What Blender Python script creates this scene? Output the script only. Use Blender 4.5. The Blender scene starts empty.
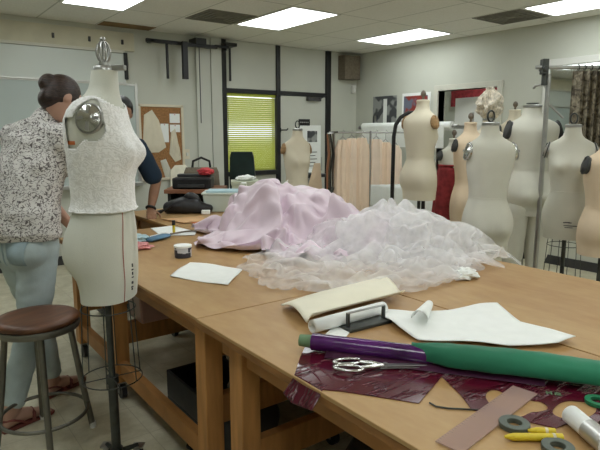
import bpy, bmesh, math, random
from mathutils import Vector, Matrix, noise
random.seed(7)
SC = bpy.context.scene
COL = SC.collection
PI = math.pi
V = Vector

# ------------------------------------------------------------------ helpers
def lerp(a, b, t): return a + (b - a) * t

class MB:
    """collects shapes into one mesh"""
    def __init__(s): s.bm = bmesh.new()
    def poly(s, pts):
        return s.bm.faces.new([s.bm.verts.new(p) for p in pts])
    def box(s, lo, hi, m=None):
        c = [V((x, y, z)) for x in (lo[0], hi[0]) for y in (lo[1], hi[1]) for z in (lo[2], hi[2])]
        if m is not None: c = [m @ p for p in c]
        v = [s.bm.verts.new(p) for p in c]
        for f in ((0,1,3,2),(4,6,7,5),(0,4,5,1),(2,3,7,6),(0,2,6,4),(1,5,7,3)):
            s.bm.faces.new([v[i] for i in f])
        return s
    def loft(s, rings, cap=True, closed=True):
        R = [[s.bm.verts.new(p) for p in r] for r in rings]
        n = len(R[0])
        for a, b in zip(R, R[1:]):
            for i in range(n if closed else n - 1):
                j = (i + 1) % n
                s.bm.faces.new((a[i], a[j], b[j], b[i]))
        if cap and closed:
            s.bm.faces.new(list(reversed(R[0]))); s.bm.faces.new(R[-1])
        return s
    def tube(s, pts, r, seg=10, closed=False, flat=1.0):
        pts = [V(p) for p in pts]; n = len(pts)
        rr = r if isinstance(r, (list, tuple)) else [r] * n
        rings = []; side = None
        for i, p in enumerate(pts):
            if closed: t = pts[(i+1) % n] - pts[i-1]
            else: t = pts[min(i+1, n-1)] - pts[max(i-1, 0)]
            t.normalize()
            if side is None:
                side = t.orthogonal().normalized()
            side = (side - t * side.dot(t)).normalized()
            o = t.cross(side)
            rings.append([p + (side * math.cos(a) + o * math.sin(a) * flat) * rr[i] for a in (2*PI*k/seg for k in range(seg))])
        if closed:
            R = [[s.bm.verts.new(p) for p in r_] for r_ in rings]
            for i in range(n):
                a, b = R[i], R[(i+1) % n]
                for k in range(seg):
                    j = (k+1) % seg
                    s.bm.faces.new((a[k], a[j], b[j], b[k]))
        else: s.loft(rings)
        return s
    def cyl(s, p0, p1, r0, r1=None, seg=20):
        return s.tube([p0, p1], [r0, r0 if r1 is None else r1], seg)
    def limb(s, pts, rad, side, seg=18):
        """closed elliptical chain with rounded ends; rad = (across side, along front)"""
        pts = [V(p) for p in pts]; side = V(side); n = len(pts)
        # smooth resample
        P, Rr = [], []
        for i in range(n - 1):
            p0 = pts[max(i-1, 0)]; p1 = pts[i]; p2 = pts[i+1]; p3 = pts[min(i+2, n-1)]
            for k in range(5):
                t = k / 5
                q = 0.5*((2*p1)+(p2-p0)*t+(2*p0-5*p1+4*p2-p3)*t*t+(3*p1-p0-3*p2+p3)*t**3)
                h = t*t*(3-2*t)
                P.append(q); Rr.append((lerp(rad[i][0], rad[i+1][0], h), lerp(rad[i][1], rad[i+1][1], h)))
        P.append(pts[-1]); Rr.append(rad[-1])
        def ring(c, t, ra):
            sd = side - t * side.dot(t)
            if sd.length < 1e-4: sd = t.orthogonal()
            sd.normalize(); f = t.cross(sd)
            return [c + sd*ra[0]*math.cos(a) + f*ra[1]*math.sin(a) for a in (2*PI*k/seg for k in range(seg))]
        rings = []
        t0 = (P[1]-P[0]).normalized(); t1 = (P[-1]-P[-2]).normalized()
        for k in (0.95, 0.75, 0.4):
            f = math.sqrt(1-k*k); m = min(Rr[0])
            rings.append(ring(P[0]-t0*m*k, t0, (Rr[0][0]*f, Rr[0][1]*f)))
        for i, c in enumerate(P):
            t = (P[min(i+1, len(P)-1)] - P[max(i-1, 0)]).normalized()
            rings.append(ring(c, t, Rr[i]))
        for k in (0.4, 0.75, 0.95):
            f = math.sqrt(1-k*k); m = min(Rr[-1])
            rings.append(ring(P[-1]+t1*m*k, t1, (Rr[-1][0]*f, Rr[-1][1]*f)))
        return s.loft(rings)
    def ell(s, c, r, m=None, u=20, v=14):
        c = V(c); rings = []
        for i in range(1, v):
            a = PI * i / v
            ring = [V((r[0]*math.sin(a)*math.cos(b), r[1]*math.sin(a)*math.sin(b), -r[2]*math.cos(a))) for b in (2*PI*k/u for k in range(u))]
            if m is not None: ring = [m @ p for p in ring]
            rings.append([c + p for p in ring])
        return s.loft(rings)
    def lathe(s, prof, c=(0,0,0), seg=28, m=None):
        rings = []
        for r, z in prof:
            ring = [V((r*math.cos(a), r*math.sin(a), z)) for a in (2*PI*k/seg for k in range(seg))]
            if m is not None: ring = [m @ p for p in ring]
            rings.append([V(c) + p for p in ring])
        return s.loft(rings)
    def prism(s, pts, z0, z1):
        return s.loft([[V((x, y, z0)) for x, y in pts], [V((x, y, z1)) for x, y in pts]])
    def mesh(s, name):
        bmesh.ops.recalc_face_normals(s.bm, faces=s.bm.faces)
        me = bpy.data.meshes.new(name); s.bm.to_mesh(me); s.bm.free(); return me
    def build(s, name, mat, parent=None, smooth=False, bevel=0, loc=None, kind=None, solid=0, label=None):
        me = s.mesh(name)
        if smooth:
            for p in me.polygons: p.use_smooth = True
            me.set_sharp_from_angle(angle=math.radians(50))
        me.materials.append(mat)
        o = bpy.data.objects.new(name, me); COL.objects.link(o)
        if parent: o.parent = parent
        if loc is not None: o.location = loc
        if solid:
            md = o.modifiers.new('s', 'SOLIDIFY'); md.thickness = solid; md.offset = 0
        if bevel:
            md = o.modifiers.new('b', 'BEVEL'); md.width = bevel; md.segments = 2; md.limit_method = 'ANGLE'
        if kind: o['kind'] = kind
        if label: o['label'] = label
        return o

def thing(name, label, cat, loc=(0,0,0), rz=0, group=None, rot=None):
    o = bpy.data.objects.new(name, None); COL.objects.link(o)
    o.empty_display_size = .05
    o.location = loc; o.rotation_euler = rot if rot else (0, 0, rz)
    o['label'] = label; o['category'] = cat
    if group: o['group'] = group
    return o
def tag(o, label, cat, group=None, kind=None):
    o['label'] = label; o['category'] = cat
    if group: o['group'] = group
    if kind: o['kind'] = kind
    return o
def remesh(o, vox, smooth=4, sub=False):
    """fuse overlapping lofts into one continuous skin"""
    md = o.modifiers.new('r', 'REMESH'); md.mode = 'VOXEL'; md.voxel_size = vox
    md2 = o.modifiers.new('s', 'SMOOTH'); md2.factor = .5; md2.iterations = smooth
    bpy.context.view_layer.update()
    dg = bpy.context.evaluated_depsgraph_get()
    me = bpy.data.meshes.new_from_object(o.evaluated_get(dg))
    o.modifiers.clear(); o.data = me
    for p in me.polygons: p.use_smooth = True
    return o
def warp(o, fn):
    for v in o.data.vertices: v.co = fn(v.co.copy())
    o.data.update()

# ------------------------------------------------------------------ materials
def nodes(name):
    m = bpy.data.materials.new(name); m.use_nodes = True
    nt = m.node_tree; return m, nt, nt.nodes, nt.links, nt.nodes['Principled BSDF']
def mat(name, col, rough=.6, metal=0, var=.0, scale=8, bump=0, bscale=60, spec=.4, stretch=None, col2=None, trans=0, sheen=0):
    m, nt, N, L, b = nodes(name)
    b.inputs['Roughness'].default_value = rough; b.inputs['Metallic'].default_value = metal
    b.inputs['Specular IOR Level'].default_value = spec
    b.inputs['Base Color'].default_value = (*col, 1)
    tc = N.new('ShaderNodeTexCoord'); mp = N.new('ShaderNodeMapping')
    L.new(tc.outputs['Object'], mp.inputs[0])
    if stretch: mp.inputs['Scale'].default_value = stretch
    if var or col2:
        n = N.new('ShaderNodeTexNoise'); n.inputs['Scale'].default_value = scale; n.inputs['Detail'].default_value = 4
        L.new(mp.outputs[0], n.inputs[0])
        r = N.new('ShaderNodeValToRGB')
        c2 = col2 if col2 else tuple(min(1, c*(1+var)) for c in col)
        c1 = col if col2 else tuple(c*(1-var) for c in col)
        r.color_ramp.elements[0].color = (*c1, 1); r.color_ramp.elements[1].color = (*c2, 1)
        r.color_ramp.elements[0].position = .35; r.color_ramp.elements[1].position = .65
        L.new(n.outputs[0], r.inputs[0]); L.new(r.outputs[0], b.inputs['Base Color'])
    if bump:
        n2 = N.new('ShaderNodeTexNoise'); n2.inputs['Scale'].default_value = bscale; n2.inputs['Detail'].default_value = 3
        L.new(mp.outputs[0], n2.inputs[0])
        bp = N.new('ShaderNodeBump'); bp.inputs['Strength'].default_value = bump; bp.inputs['Distance'].default_value = .01
        L.new(n2.outputs[0], bp.inputs['Height']); L.new(bp.outputs[0], b.inputs['Normal'])
    if trans:
        b.inputs['Transmission Weight'].default_value = trans
    if sheen:
        b.inputs['Sheen Weight'].default_value = sheen
    return m
def emit(name, col, st):
    m, nt, N, L, b = nodes(name)
    b.inputs['Base Color'].default_value = (.8, .8, .8, 1)
    b.inputs['Emission Color'].default_value = (*col, 1); b.inputs['Emission Strength'].default_value = st
    return m
def sheer(name, col, alpha, trl=.5, var=.25, scale=14, fine=0):
    """net fabric: partly see-through, diffuse and translucent threads"""
    m, nt, N, L, b = nodes(name); N.remove(b)
    out = N['Material Output']
    d = N.new('ShaderNodeBsdfDiffuse'); t = N.new('ShaderNodeBsdfTranslucent'); tr = N.new('ShaderNodeBsdfTransparent')
    for k in (d, t): k.inputs['Color'].default_value = (*col, 1)
    mx = N.new('ShaderNodeMixShader'); mx.inputs[0].default_value = trl
    L.new(d.outputs[0], mx.inputs[1]); L.new(t.outputs[0], mx.inputs[2])
    m2 = N.new('ShaderNodeMixShader')
    tc = N.new('ShaderNodeTexCoord'); n = N.new('ShaderNodeTexNoise'); n.inputs['Scale'].default_value = scale; n.inputs['Detail'].default_value = 5
    L.new(tc.outputs['Object'], n.inputs[0])
    mr = N.new('ShaderNodeMapRange'); mr.inputs[1].default_value = .3; mr.inputs[2].default_value = .7
    mr.inputs[3].default_value = max(0, alpha-var); mr.inputs[4].default_value = min(1, alpha+var)
    L.new(n.outputs[0], mr.inputs[0]); L.new(mr.outputs[0], m2.inputs[0])
    L.new(tr.outputs[0], m2.inputs[1]); L.new(mx.outputs[0], m2.inputs[2]); L.new(m2.outputs[0], out.inputs[0])
    return m

M = {}
M['wall'] = mat('wall_paint', (.58, .59, .52), .75, var=.03, scale=2, bump=.05, bscale=120)
M['wall2'] = mat('panel_paint', (.57, .58, .52), .6, var=.03, scale=2)
M['trim'] = mat('trim_paint', (.62, .61, .53), .5, var=.02)
M['tack'] = mat('tack_strip', (.60, .57, .44), .8, var=.06, scale=5)
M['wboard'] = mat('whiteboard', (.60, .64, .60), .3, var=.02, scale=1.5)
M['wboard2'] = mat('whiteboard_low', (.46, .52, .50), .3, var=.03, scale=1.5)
M['alu'] = mat('aluminium', (.62, .62, .6), .35, .8)
M['black'] = mat('black_paint', (.012, .012, .013), .45)
M['blackp'] = mat('black_plastic', (.018, .018, .02), .4, var=.3, scale=20)
M['dark'] = mat('dark_grey', (.05, .05, .052), .5, var=.2)
M['brownbox'] = mat('brown_grille', (.17, .14, .10), .7, var=.15, scale=40)
M['white'] = mat('white_paint', (.72, .72, .68), .4)
M['whitep'] = mat('white_paper', (.88, .90, .88), .8, var=.02, scale=20)
M['cream'] = mat('cream_paper', (.84, .80, .66), .8, var=.04, scale=10)
M['chrome'] = mat('chrome', (.60, .60, .58), .16, 1, var=.1, scale=30, bump=.25, bscale=45)
M['steel'] = mat('steel', (.42, .42, .41), .32, .9, var=.1)
M['iron'] = mat('iron', (.07, .075, .07), .45, .6, var=.2, scale=20)
M['green_iron'] = mat('stool_metal', (.17, .165, .14), .42, .7, var=.15, scale=12)
M['seat'] = mat('stool_wood', (.115, .047, .022), .42, var=.3, scale=5, stretch=(1, 5, 1))
M['knob'] = mat('turned_wood', (.16, .13, .10), .5, var=.2, scale=30)
M['woodplate'] = mat('wood_plate', (.36, .22, .10), .5, var=.2, scale=14, stretch=(1, 1, 5))
M['muslin'] = mat('muslin', (.72, .66, .52), .9, var=.03, scale=6, bump=.12, bscale=220)
M['linenw'] = mat('white_linen', (.63, .62, .54), .9, var=.03, scale=6, bump=.12, bscale=220)
M['linenp'] = mat('peach_linen', (.72, .58, .42), .9, var=.04, scale=6, bump=.12, bscale=220)
M['linenc'] = mat('grey_white_linen', (.66, .67, .60), .85, var=.03, scale=5, bump=.1, bscale=200)
M['redtape'] = mat('red_tape', (.35, .05, .03), .7)
M['orange_tape'] = mat('orange_tape', (.55, .16, .05), .7)
M['ink'] = mat('ink', (.05, .05, .06), .7)
M['apron'] = mat('table_wood', (.40, .19, .062), .5, var=.18, scale=5, stretch=(6, 1, 1), spec=.3)
M['leg'] = mat('leg_wood', (.46, .225, .075), .5, var=.16, scale=4, stretch=(7, 7, 1), spec=.3)
M['edge'] = mat('edge_wood', (.28, .125, .035), .5, var=.25, scale=6, stretch=(1, 1, 6))
M['shelfwood'] = mat('shelf_wood', (.30, .13, .07), .5, var=.15, scale=5)
M['cork'] = mat('cork', (.33, .165, .065), .9, var=.25, scale=60)
M['dressblush'] = mat('blush_chiffon', (.93, .75, .58), .85, var=.05, scale=6)
M['dressblush2'] = mat('pale_blush_chiffon', (.94, .80, .66), .85, var=.05, scale=6)
M['redcloth'] = mat('red_cloth', (.27, .03, .035), .85, var=.25, scale=18)
M['skin'] = mat('skin', (.46, .27, .20), .55, var=.06, scale=12)
M['skin2'] = mat('skin_tan', (.30, .155, .09), .55, var=.06, scale=12)
M['hair'] = mat('brown_hair', (.025, .012, .008), .42, var=.5, scale=30, stretch=(1, 1, 5), bump=.4, bscale=60)
M['hair2'] = mat('dark_hair', (.03, .03, .03), .5, var=.4, scale=30, bump=.4, bscale=60)
M['navy'] = mat('navy_cotton', (.013, .03, .055), .9, var=.15, scale=8)
M['khaki'] = mat('khaki', (.13, .11, .08), .9, var=.1)
M['jeans'] = mat('pale_denim', (.43, .51, .52), .9, var=.13, scale=7, bump=.15, bscale=180)
M['jeans_d'] = mat('faded_denim', (.32, .41, .45), .9, var=.15, scale=10, bump=.15, bscale=180)
M['sandal'] = mat('sandal', (.19, .05, .04), .6, var=.2)
M['officechair'] = mat('green_black_leather', (.012, .028, .026), .35, var=.2)
M['teal'] = mat('teal_leather', (.03, .085, .08), .4)
M['paleplastic'] = mat('pale_plastic', (.55, .58, .46), .5)
M['binplastic'] = mat('bin_plastic', (.60, .68, .62), .3, var=.04)
M['bluep'] = mat('pale_blue_cloth', (.45, .62, .68), .8, var=.1)
M['blue'] = mat('blue_plastic', (.10, .22, .35), .5, var=.2)
M['red'] = mat('red_cloth_bright', (.55, .05, .06), .7, var=.2)
M['pink'] = mat('pink_paper', (.65, .28, .28), .8, var=.2)
M['envelope'] = mat('envelope', (.66, .40, .20), .8, var=.06)
M['orange'] = mat('orange_paper', (.60, .17, .055), .7, var=.1)
M['purple'] = mat('purple_film', (.075, .012, .115), .12, var=.35, scale=8, spec=.7, bump=.2, bscale=30)
M['green'] = mat('green_fabric', (.012, .175, .09), .75, var=.12, scale=6, sheen=.2)
M['greencore'] = mat('green_core', (.16, .27, .15), .7, var=.2)
M['pegreen'] = mat('green_plastic', (.02, .20, .09), .4)
M['yellow'] = mat('yellow_marker', (.72, .55, .03), .4, var=.08)
M['greyring'] = mat('grey_tape', (.11, .13, .11), .5, var=.15)
M['tubclear'] = mat('tub_plastic', (.38, .22, .19), .3, var=.2, scale=3)
M['tan'] = mat('tan_card', (.33, .20, .10), .8, var=.1)
M['iv'] = mat('ivory_lace', (.66, .60, .50), .9, var=.25, scale=40, bump=.5, bscale=70)

# table top: tan board with mottled stains and scratches
def top_mat():
    m, nt, N, L, b = nodes('table_board')
    tc = N.new('ShaderNodeTexCoord')
    n1 = N.new('ShaderNodeTexNoise'); n1.inputs['Scale'].default_value = 2.2; n1.inputs['Detail'].default_value = 6; n1.inputs['Roughness'].default_value = .65
    n2 = N.new('ShaderNodeTexNoise'); n2.inputs['Scale'].default_value = 26; n2.inputs['Detail'].default_value = 5
    mp = N.new('ShaderNodeMapping'); mp.inputs['Scale'].default_value = (1, .35, 1)
    L.new(tc.outputs['Object'], mp.inputs[0])
    L.new(mp.outputs[0], n1.inputs[0]); L.new(mp.outputs[0], n2.inputs[0])
    a = N.new('ShaderNodeMath'); a.operation = 'MULTIPLY_ADD'; a.inputs[1].default_value = .35
    L.new(n2.outputs[0], a.inputs[0]); L.new(n1.outputs[0], a.inputs[2])
    r = N.new('ShaderNodeValToRGB'); e = r.color_ramp.elements
    e[0].position = .45; e[0].color = (.35, .185, .066, 1); e[1].position = .85; e[1].color = (.50, .325, .145, 1)
    L.new(a.outputs[0], r.inputs[0]); L.new(r.outputs[0], b.inputs['Base Color'])
    b.inputs['Roughness'].default_value = .42; b.inputs['Specular IOR Level'].default_value = .4
    bp = N.new('ShaderNodeBump'); bp.inputs['Strength'].default_value = .08; bp.inputs['Distance'].default_value = .004
    L.new(n2.outputs[0], bp.inputs['Height']); L.new(bp.outputs[0], b.inputs['Normal'])
    return m
M['top'] = top_mat()

def floor_mat():
    m, nt, N, L, b = nodes('floor_vinyl')
    tc = N.new('ShaderNodeTexCoord')
    n1 = N.new('ShaderNodeTexNoise'); n1.inputs['Scale'].default_value = 9; n1.inputs['Detail'].default_value = 8; n1.inputs['Roughness'].default_value = .7
    L.new(tc.outputs['Object'], n1.inputs[0])
    r = N.new('ShaderNodeValToRGB'); e = r.color_ramp.elements
    e[0].position = .35; e[0].color = (.47, .43, .30, 1); e[1].position = .68; e[1].color = (.66, .62, .48, 1)
    L.new(n1.outputs[0], r.inputs[0])
    br = N.new('ShaderNodeTexBrick'); br.offset = 0; br.inputs['Scale'].default_value = 1
    br.inputs['Brick Width'].default_value = .305; br.inputs['Row Height'].default_value = .305; br.inputs['Mortar Size'].default_value = .002
    br.inputs['Mortar'].default_value = (.42, .38, .27, 1)
    L.new(tc.outputs['Object'], br.inputs['Vector'])
    mx = N.new('ShaderNodeMix'); mx.data_type = 'RGBA'; mx.inputs[0].default_value = 1
    L.new(r.outputs[0], br.inputs['Color1']); L.new(r.outputs[0], br.inputs['Color2'])
    L.new(br.outputs['Color'], b.inputs['Base Color'])
    b.inputs['Roughness'].default_value = .35
    return m
M['floor'] = floor_mat()

TX, TY = .595, 1.08   # ceiling tile pitch
def ceil_mat():
    m, nt, N, L, b = nodes('ceiling_tiles')
    tc = N.new('ShaderNodeTexCoord'); mp = N.new('ShaderNodeMapping')
    mp.inputs['Location'].default_value = (-1.41 + 20*TX, -4.36 + 20*TY, 0)
    L.new(tc.outputs['Object'], mp.inputs[0])
    br = N.new('ShaderNodeTexBrick'); br.offset = 0; br.inputs['Scale'].default_value = 1
    br.inputs['Brick Width'].default_value = TX; br.inputs['Row Height'].default_value = TY; br.inputs['Mortar Size'].default_value = .008
    n = N.new('ShaderNodeTexNoise'); n.inputs['Scale'].default_value = 70; n.inputs['Detail'].default_value = 4
    L.new(tc.outputs['Object'], n.inputs[0])
    r = N.new('ShaderNodeValToRGB'); e = r.color_ramp.elements
    e[0].position = .3; e[0].color = (.75, .74, .68, 1); e[1].position = .6; e[1].color = (.82, .81, .76, 1)
    L.new(n.outputs[0], r.inputs[0])
    L.new(r.outputs[0], br.inputs['Color1']); L.new(r.outputs[0], br.inputs['Color2'])
    br.inputs['Mortar'].default_value = (.50, .50, .45, 1)
    L.new(mp.outputs[0], br.inputs['Vector']); L.new(br.outputs['Color'], b.inputs['Base Color'])
    b.inputs['Roughness'].default_value = .9
    return m
M['ceil'] = ceil_mat()

def blouse_mat():
    m, nt, N, L, b = nodes('printed_blouse')
    tc = N.new('ShaderNodeTexCoord')
    w = N.new('ShaderNodeTexNoise'); w.inputs['Scale'].default_value = 20; w.inputs['Detail'].default_value = 2
    L.new(tc.outputs['Object'], w.inputs[0])
    mixv = N.new('ShaderNodeMix'); mixv.data_type = 'RGBA'; mixv.inputs[0].default_value = .06
    L.new(tc.outputs['Object'], mixv.inputs['A']); L.new(w.outputs['Color'], mixv.inputs['B'])
    mp = N.new('ShaderNodeMapping'); mp.inputs['Scale'].default_value = (62, 62, 100)
    L.new(mixv.outputs['Result'], mp.inputs[0])
    n = N.new('ShaderNodeTexVoronoi'); n.feature = 'DISTANCE_TO_EDGE'; n.inputs['Scale'].default_value = 1
    n2 = N.new('ShaderNodeTexNoise'); n2.inputs['Scale'].default_value = 1.1; n2.inputs['Detail'].default_value = 1
    L.new(mp.outputs[0], n.inputs[0]); L.new(mp.outputs[0], n2.inputs[0])
    lt = N.new('ShaderNodeMath'); lt.operation = 'LESS_THAN'; lt.inputs[1].default_value = .10
    gt = N.new('ShaderNodeMath'); gt.operation = 'GREATER_THAN'; gt.inputs[1].default_value = .47
    mu = N.new('ShaderNodeMath'); mu.operation = 'MULTIPLY'
    L.new(n.outputs['Distance'], lt.inputs[0]); L.new(n2.outputs[0], gt.inputs[0])
    L.new(lt.outputs[0], mu.inputs[0]); L.new(gt.outputs[0], mu.inputs[1])
    mx = N.new('ShaderNodeMix'); mx.data_type = 'RGBA'
    mx.inputs['A'].default_value = (.66, .64, .62, 1); mx.inputs['B'].default_value = (.12, .105, .105, 1)
    L.new(mu.outputs[0], mx.inputs[0]); L.new(mx.outputs['Result'], b.inputs['Base Color'])
    b.inputs['Roughness'].default_value = .85
    return m
M['blouse'] = blouse_mat()

def lace_mat():
    m, nt, N, L, b = nodes('white_lace')
    tc = N.new('ShaderNodeTexCoord')
    w = N.new('ShaderNodeTexWave'); w.wave_type = 'RINGS'; w.inputs['Scale'].default_value = 15; w.inputs['Distortion'].default_value = 16; w.inputs['Detail'].default_value = 2
    w.inputs['Detail Scale'].default_value = 2.2
    L.new(tc.outputs['Object'], w.inputs[0])
    r = N.new('ShaderNodeValToRGB'); e = r.color_ramp.elements
    e[0].position = .2; e[0].color = (.82, .82, .81, 1); e[1].position = .7; e[1].color = (.92, .92, .92, 1)
    L.new(w.outputs[0], r.inputs[0]); L.new(r.outputs[0], b.inputs['Base Color'])
    b.inputs['Roughness'].default_value = .8
    bp = N.new('ShaderNodeBump'); bp.inputs['Strength'].default_value = .22; bp.inputs['Distance'].default_value = .004
    L.new(w.outputs[0], bp.inputs['Height']); L.new(bp.outputs[0], b.inputs['Normal'])
    return m
M['lace'] = lace_mat()

def curtain_mat():
    m, nt, N, L, b = nodes('mottled_brocade')
    tc = N.new('ShaderNodeTexCoord')
    n = N.new('ShaderNodeTexNoise'); n.inputs['Scale'].default_value = 22; n.inputs['Detail'].default_value = 6; n.inputs['Distortion'].default_value = 1.2
    L.new(tc.outputs['Object'], n.inputs[0])
    r = N.new('ShaderNodeValToRGB'); e = r.color_ramp.elements
    e[0].position = .38; e[0].color = (.07, .055, .035, 1); e[1].position = .62; e[1].color = (.34, .30, .22, 1)
    L.new(n.outputs[0], r.inputs[0]); L.new(r.outputs[0], b.inputs['Base Color'])
    b.inputs['Roughness'].default_value = .7
    return m
M['brocade'] = curtain_mat()

def vinyl_mat():
    m, nt, N, L, b = nodes('burgundy_film')
    b.inputs['Base Color'].default_value = (.085, .006, .018, 1)
    b.inputs['Roughness'].default_value = .13; b.inputs['Specular IOR Level'].default_value = .6
    tc = N.new('ShaderNodeTexCoord'); mp = N.new('ShaderNodeMapping')
    mp.inputs['Rotation'].default_value = (0, 0, .7); mp.inputs['Scale'].default_value = (7, 34, 10)
    n = N.new('ShaderNodeTexNoise'); n.inputs['Scale'].default_value = 1; n.inputs['Detail'].default_value = 3
    L.new(tc.outputs['Object'], mp.inputs[0]); L.new(mp.outputs[0], n.inputs[0])
    r = N.new('ShaderNodeMapRange'); r.inputs[1].default_value = .53; r.inputs[2].default_value = .64
    L.new(n.outputs[0], r.inputs[0])
    bp = N.new('ShaderNodeBump'); bp.inputs['Strength'].default_value = .9; bp.inputs['Distance'].default_value = .010
    L.new(r.outputs[0], bp.inputs['Height']); L.new(bp.outputs[0], b.inputs['Normal'])
    return m
M['vinyl'] = vinyl_mat()

def mug_mat():
    m, nt, N, L, b = nodes('checked_tin')
    tc = N.new('ShaderNodeTexCoord')
    v = N.new('ShaderNodeTexVoronoi'); v.distance = 'CHEBYCHEV'; v.inputs['Scale'].default_value = 30
    L.new(tc.outputs['Object'], v.inputs[0])
    r = N.new('ShaderNodeValToRGB'); r.color_ramp.interpolation = 'CONSTANT'; e = r.color_ramp.elements
    e[0].color = (.035, .035, .05, 1); e[1].position = .45; e[1].color = (.55, .55, .58, 1)
    L.new(v.outputs['Distance'], r.inputs[0]); L.new(r.outputs[0], b.inputs['Base Color'])
    b.inputs['Roughness'].default_value = .4
    return m
M['mug'] = mug_mat()

M['lilac'] = mat('lilac_satin', (.70, .575, .655), .36, var=.04, scale=5, bump=.08, bscale=40, spec=.5, sheen=.3)
M['lilacsheer'] = sheer('lilac_organza', (.76, .60, .70), .50, .45, .2, 9)
M['tulle'] = sheer('white_tulle', (.96, .95, .96), .50, .4, .2, 9)
M['tulle2'] = sheer('white_tulle_thin', (.95, .94, .95), .42, .4, .18, 7)
M['rulerm'] = sheer('rose_acrylic', (.58, .42, .37), .50, .2, .03, 3)
M['clearfilm'] = mat('clear_film', (.07, .02, .05), .35, spec=.25)

def blind_mat():
    m, nt, N, L, b = nodes('yellow_blind'); N.remove(b)
    d = N.new('ShaderNodeBsdfDiffuse'); t = N.new('ShaderNodeBsdfTranslucent')
    d.inputs[0].default_value = (.56, .58, .20, 1); t.inputs[0].default_value = (.66, .69, .20, 1)
    x = N.new('ShaderNodeMixShader'); x.inputs[0].default_value = .6
    L.new(d.outputs[0], x.inputs[1]); L.new(t.outputs[0], x.inputs[2]); L.new(x.outputs[0], N['Material Output'].inputs[0])
    return m
M['blind'] = blind_mat()
M['glass'] = sheer('window_glass', (.8, .85, .82), .06, .5, 0, 1)
M['mirror'] = mat('mirror_glass', (.75, .78, .76), .03, 1)
M['lamp'] = emit('lamp_diffuser', (.94, 1, 1.0), 9.6)
M['stain'] = mat('stained_tile', (.22, .14, .06), .9, var=.3, scale=4)
M['vent'] = mat('vent_metal', (.20, .19, .155), .6, var=.1)
def poster_mat(name, a, bcol):
    m, nt, N, L, b = nodes(name)
    tc = N.new('ShaderNodeTexCoord'); n = N.new('ShaderNodeTexNoise'); n.inputs['Scale'].default_value = 7; n.inputs['Detail'].default_value = 1
    L.new(tc.outputs['Object'], n.inputs[0])
    r = N.new('ShaderNodeValToRGB'); r.color_ramp.interpolation = 'EASE'; e = r.color_ramp.elements
    e[0].position = .45; e[0].color = (*a, 1); e[1].position = .55; e[1].color = (*bcol, 1)
    L.new(n.outputs[0], r.inputs[0]); L.new(r.outputs[0], b.inputs['Base Color'])
    return m
M['photo_bw'] = poster_mat('print_grey', (.06, .065, .07), (.30, .31, .30))
M['photo_red'] = poster_mat('print_red', (.28, .04, .03), (.14, .16, .22))

# ------------------------------------------------------------------ the room
BX, BY, CE = 5.886, 6.379, 2.62
LX, FY = -3.0, -3.2
W0, W1, WZ0, WZ1 = 3.60, 4.40, .945, 1.965   # window opening
def struct(name, lo, hi, m, bevel=0):
    return MB().box(lo, hi).build(name, M[m], kind='structure', bevel=bevel)
struct('floor', (LX-.2, FY-.2, -.1), (7.6, BY+.2, 0), 'floor')
struct('ceiling', (LX-.2, FY-.2, CE), (7.6, BY+.2, CE+.1), 'ceil')
b = MB()
b.box((LX, BY, 0), (W0, BY+.12, CE)).box((W1, BY, 0), (BX+.12, BY+.12, CE))
b.box((W0, BY, 0), (W1, BY+.12, WZ0)).box((W0, BY, WZ1), (W1, BY+.12, CE))
b.build('wall_back', M['wall'], kind='structure')
DY0, DY1, DZ = 3.93, 4.80, 1.99                      # doorway in the right wall
b = MB()
b.box((BX, FY, 0), (BX+.12, DY0, CE)).box((BX, DY1, 0), (BX+.12, BY+.12, CE)).box((BX, DY0, DZ), (BX+.12, DY1, CE))
b.build('wall_right', M['wall'], kind='structure')
struct('wall_left', (LX-.12, FY, 0), (LX, BY+.12, CE), 'wall')
struct('wall_front', (LX-.12, FY-.12, 0), (BX+.12, FY, CE), 'wall')
# room beyond the doorway
b = MB()
b.box((7.35, 3.0, 0), (7.45, 5.9, CE)).box((BX+.12, 2.95, 0), (7.45, 3.0, CE)).box((BX+.12, 5.9, 0), (7.45, 5.95, CE))
b.build('wall_beyond', M['wall'], kind='structure')
# doorway casing
b = MB()
for y0, y1 in ((DY0-.07, DY0), (DY1, DY1+.07)): b.box((BX-.02, y0, 0), (BX+.13, y1, DZ+.07))
b.box((BX-.02, DY0, DZ), (BX+.13, DY1, DZ+.07))
b.build('trim_1', M['trim'], kind='structure', bevel=.004)
# pilaster panels on the back wall
b = MB(); b.box((3.19, BY-.03, 0), (3.385, BY, CE)).box((3.395, BY-.03, 0), (3.55, BY, CE))
b.build('trim_2', M['wall2'], kind='structure', bevel=.004)
struct('baseboard_back', (LX, BY-.012, 0), (3.18, BY, .1), 'dark')
b = MB().box((BX-.012, DY1+.07, 0), (BX, BY, .1)).box((BX-.012, FY, 0), (BX, DY0-.07, .1))
b.build('baseboard_right', M['dark'], kind='structure')
# open door leaf of the far room
d = MB().box((0, -.02, .01), (.80, .02, 1.90)).build('door_1', M['white'], kind='structure', bevel=.003)
d.location = (BX+.10, DY0+.005, 0); d.rotation_euler = (0, 0, math.radians(78))
hb = MB().cyl((.78, -.06, .98), (.78, .06, .98), .012).ell((.78, -.07, .98), (.028, .028, .028))
hb.build('door_knob', M['steel'], d, smooth=True)
# dark banner beyond the doorway
o = MB().box((7.29, 4.35, 1.86), (7.33, 5.7, 2.16)).build('banner', M['redcloth'])
tag(o, 'dark red strip of cloth high on the wall beyond the open doorway', 'banner')
hp = MB()
for y in (4.45, 5.6): hp.cyl((7.31, y, 2.14), (7.346, y, 2.14), .008)
hp.build('hook', M['steel'], o)

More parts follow.
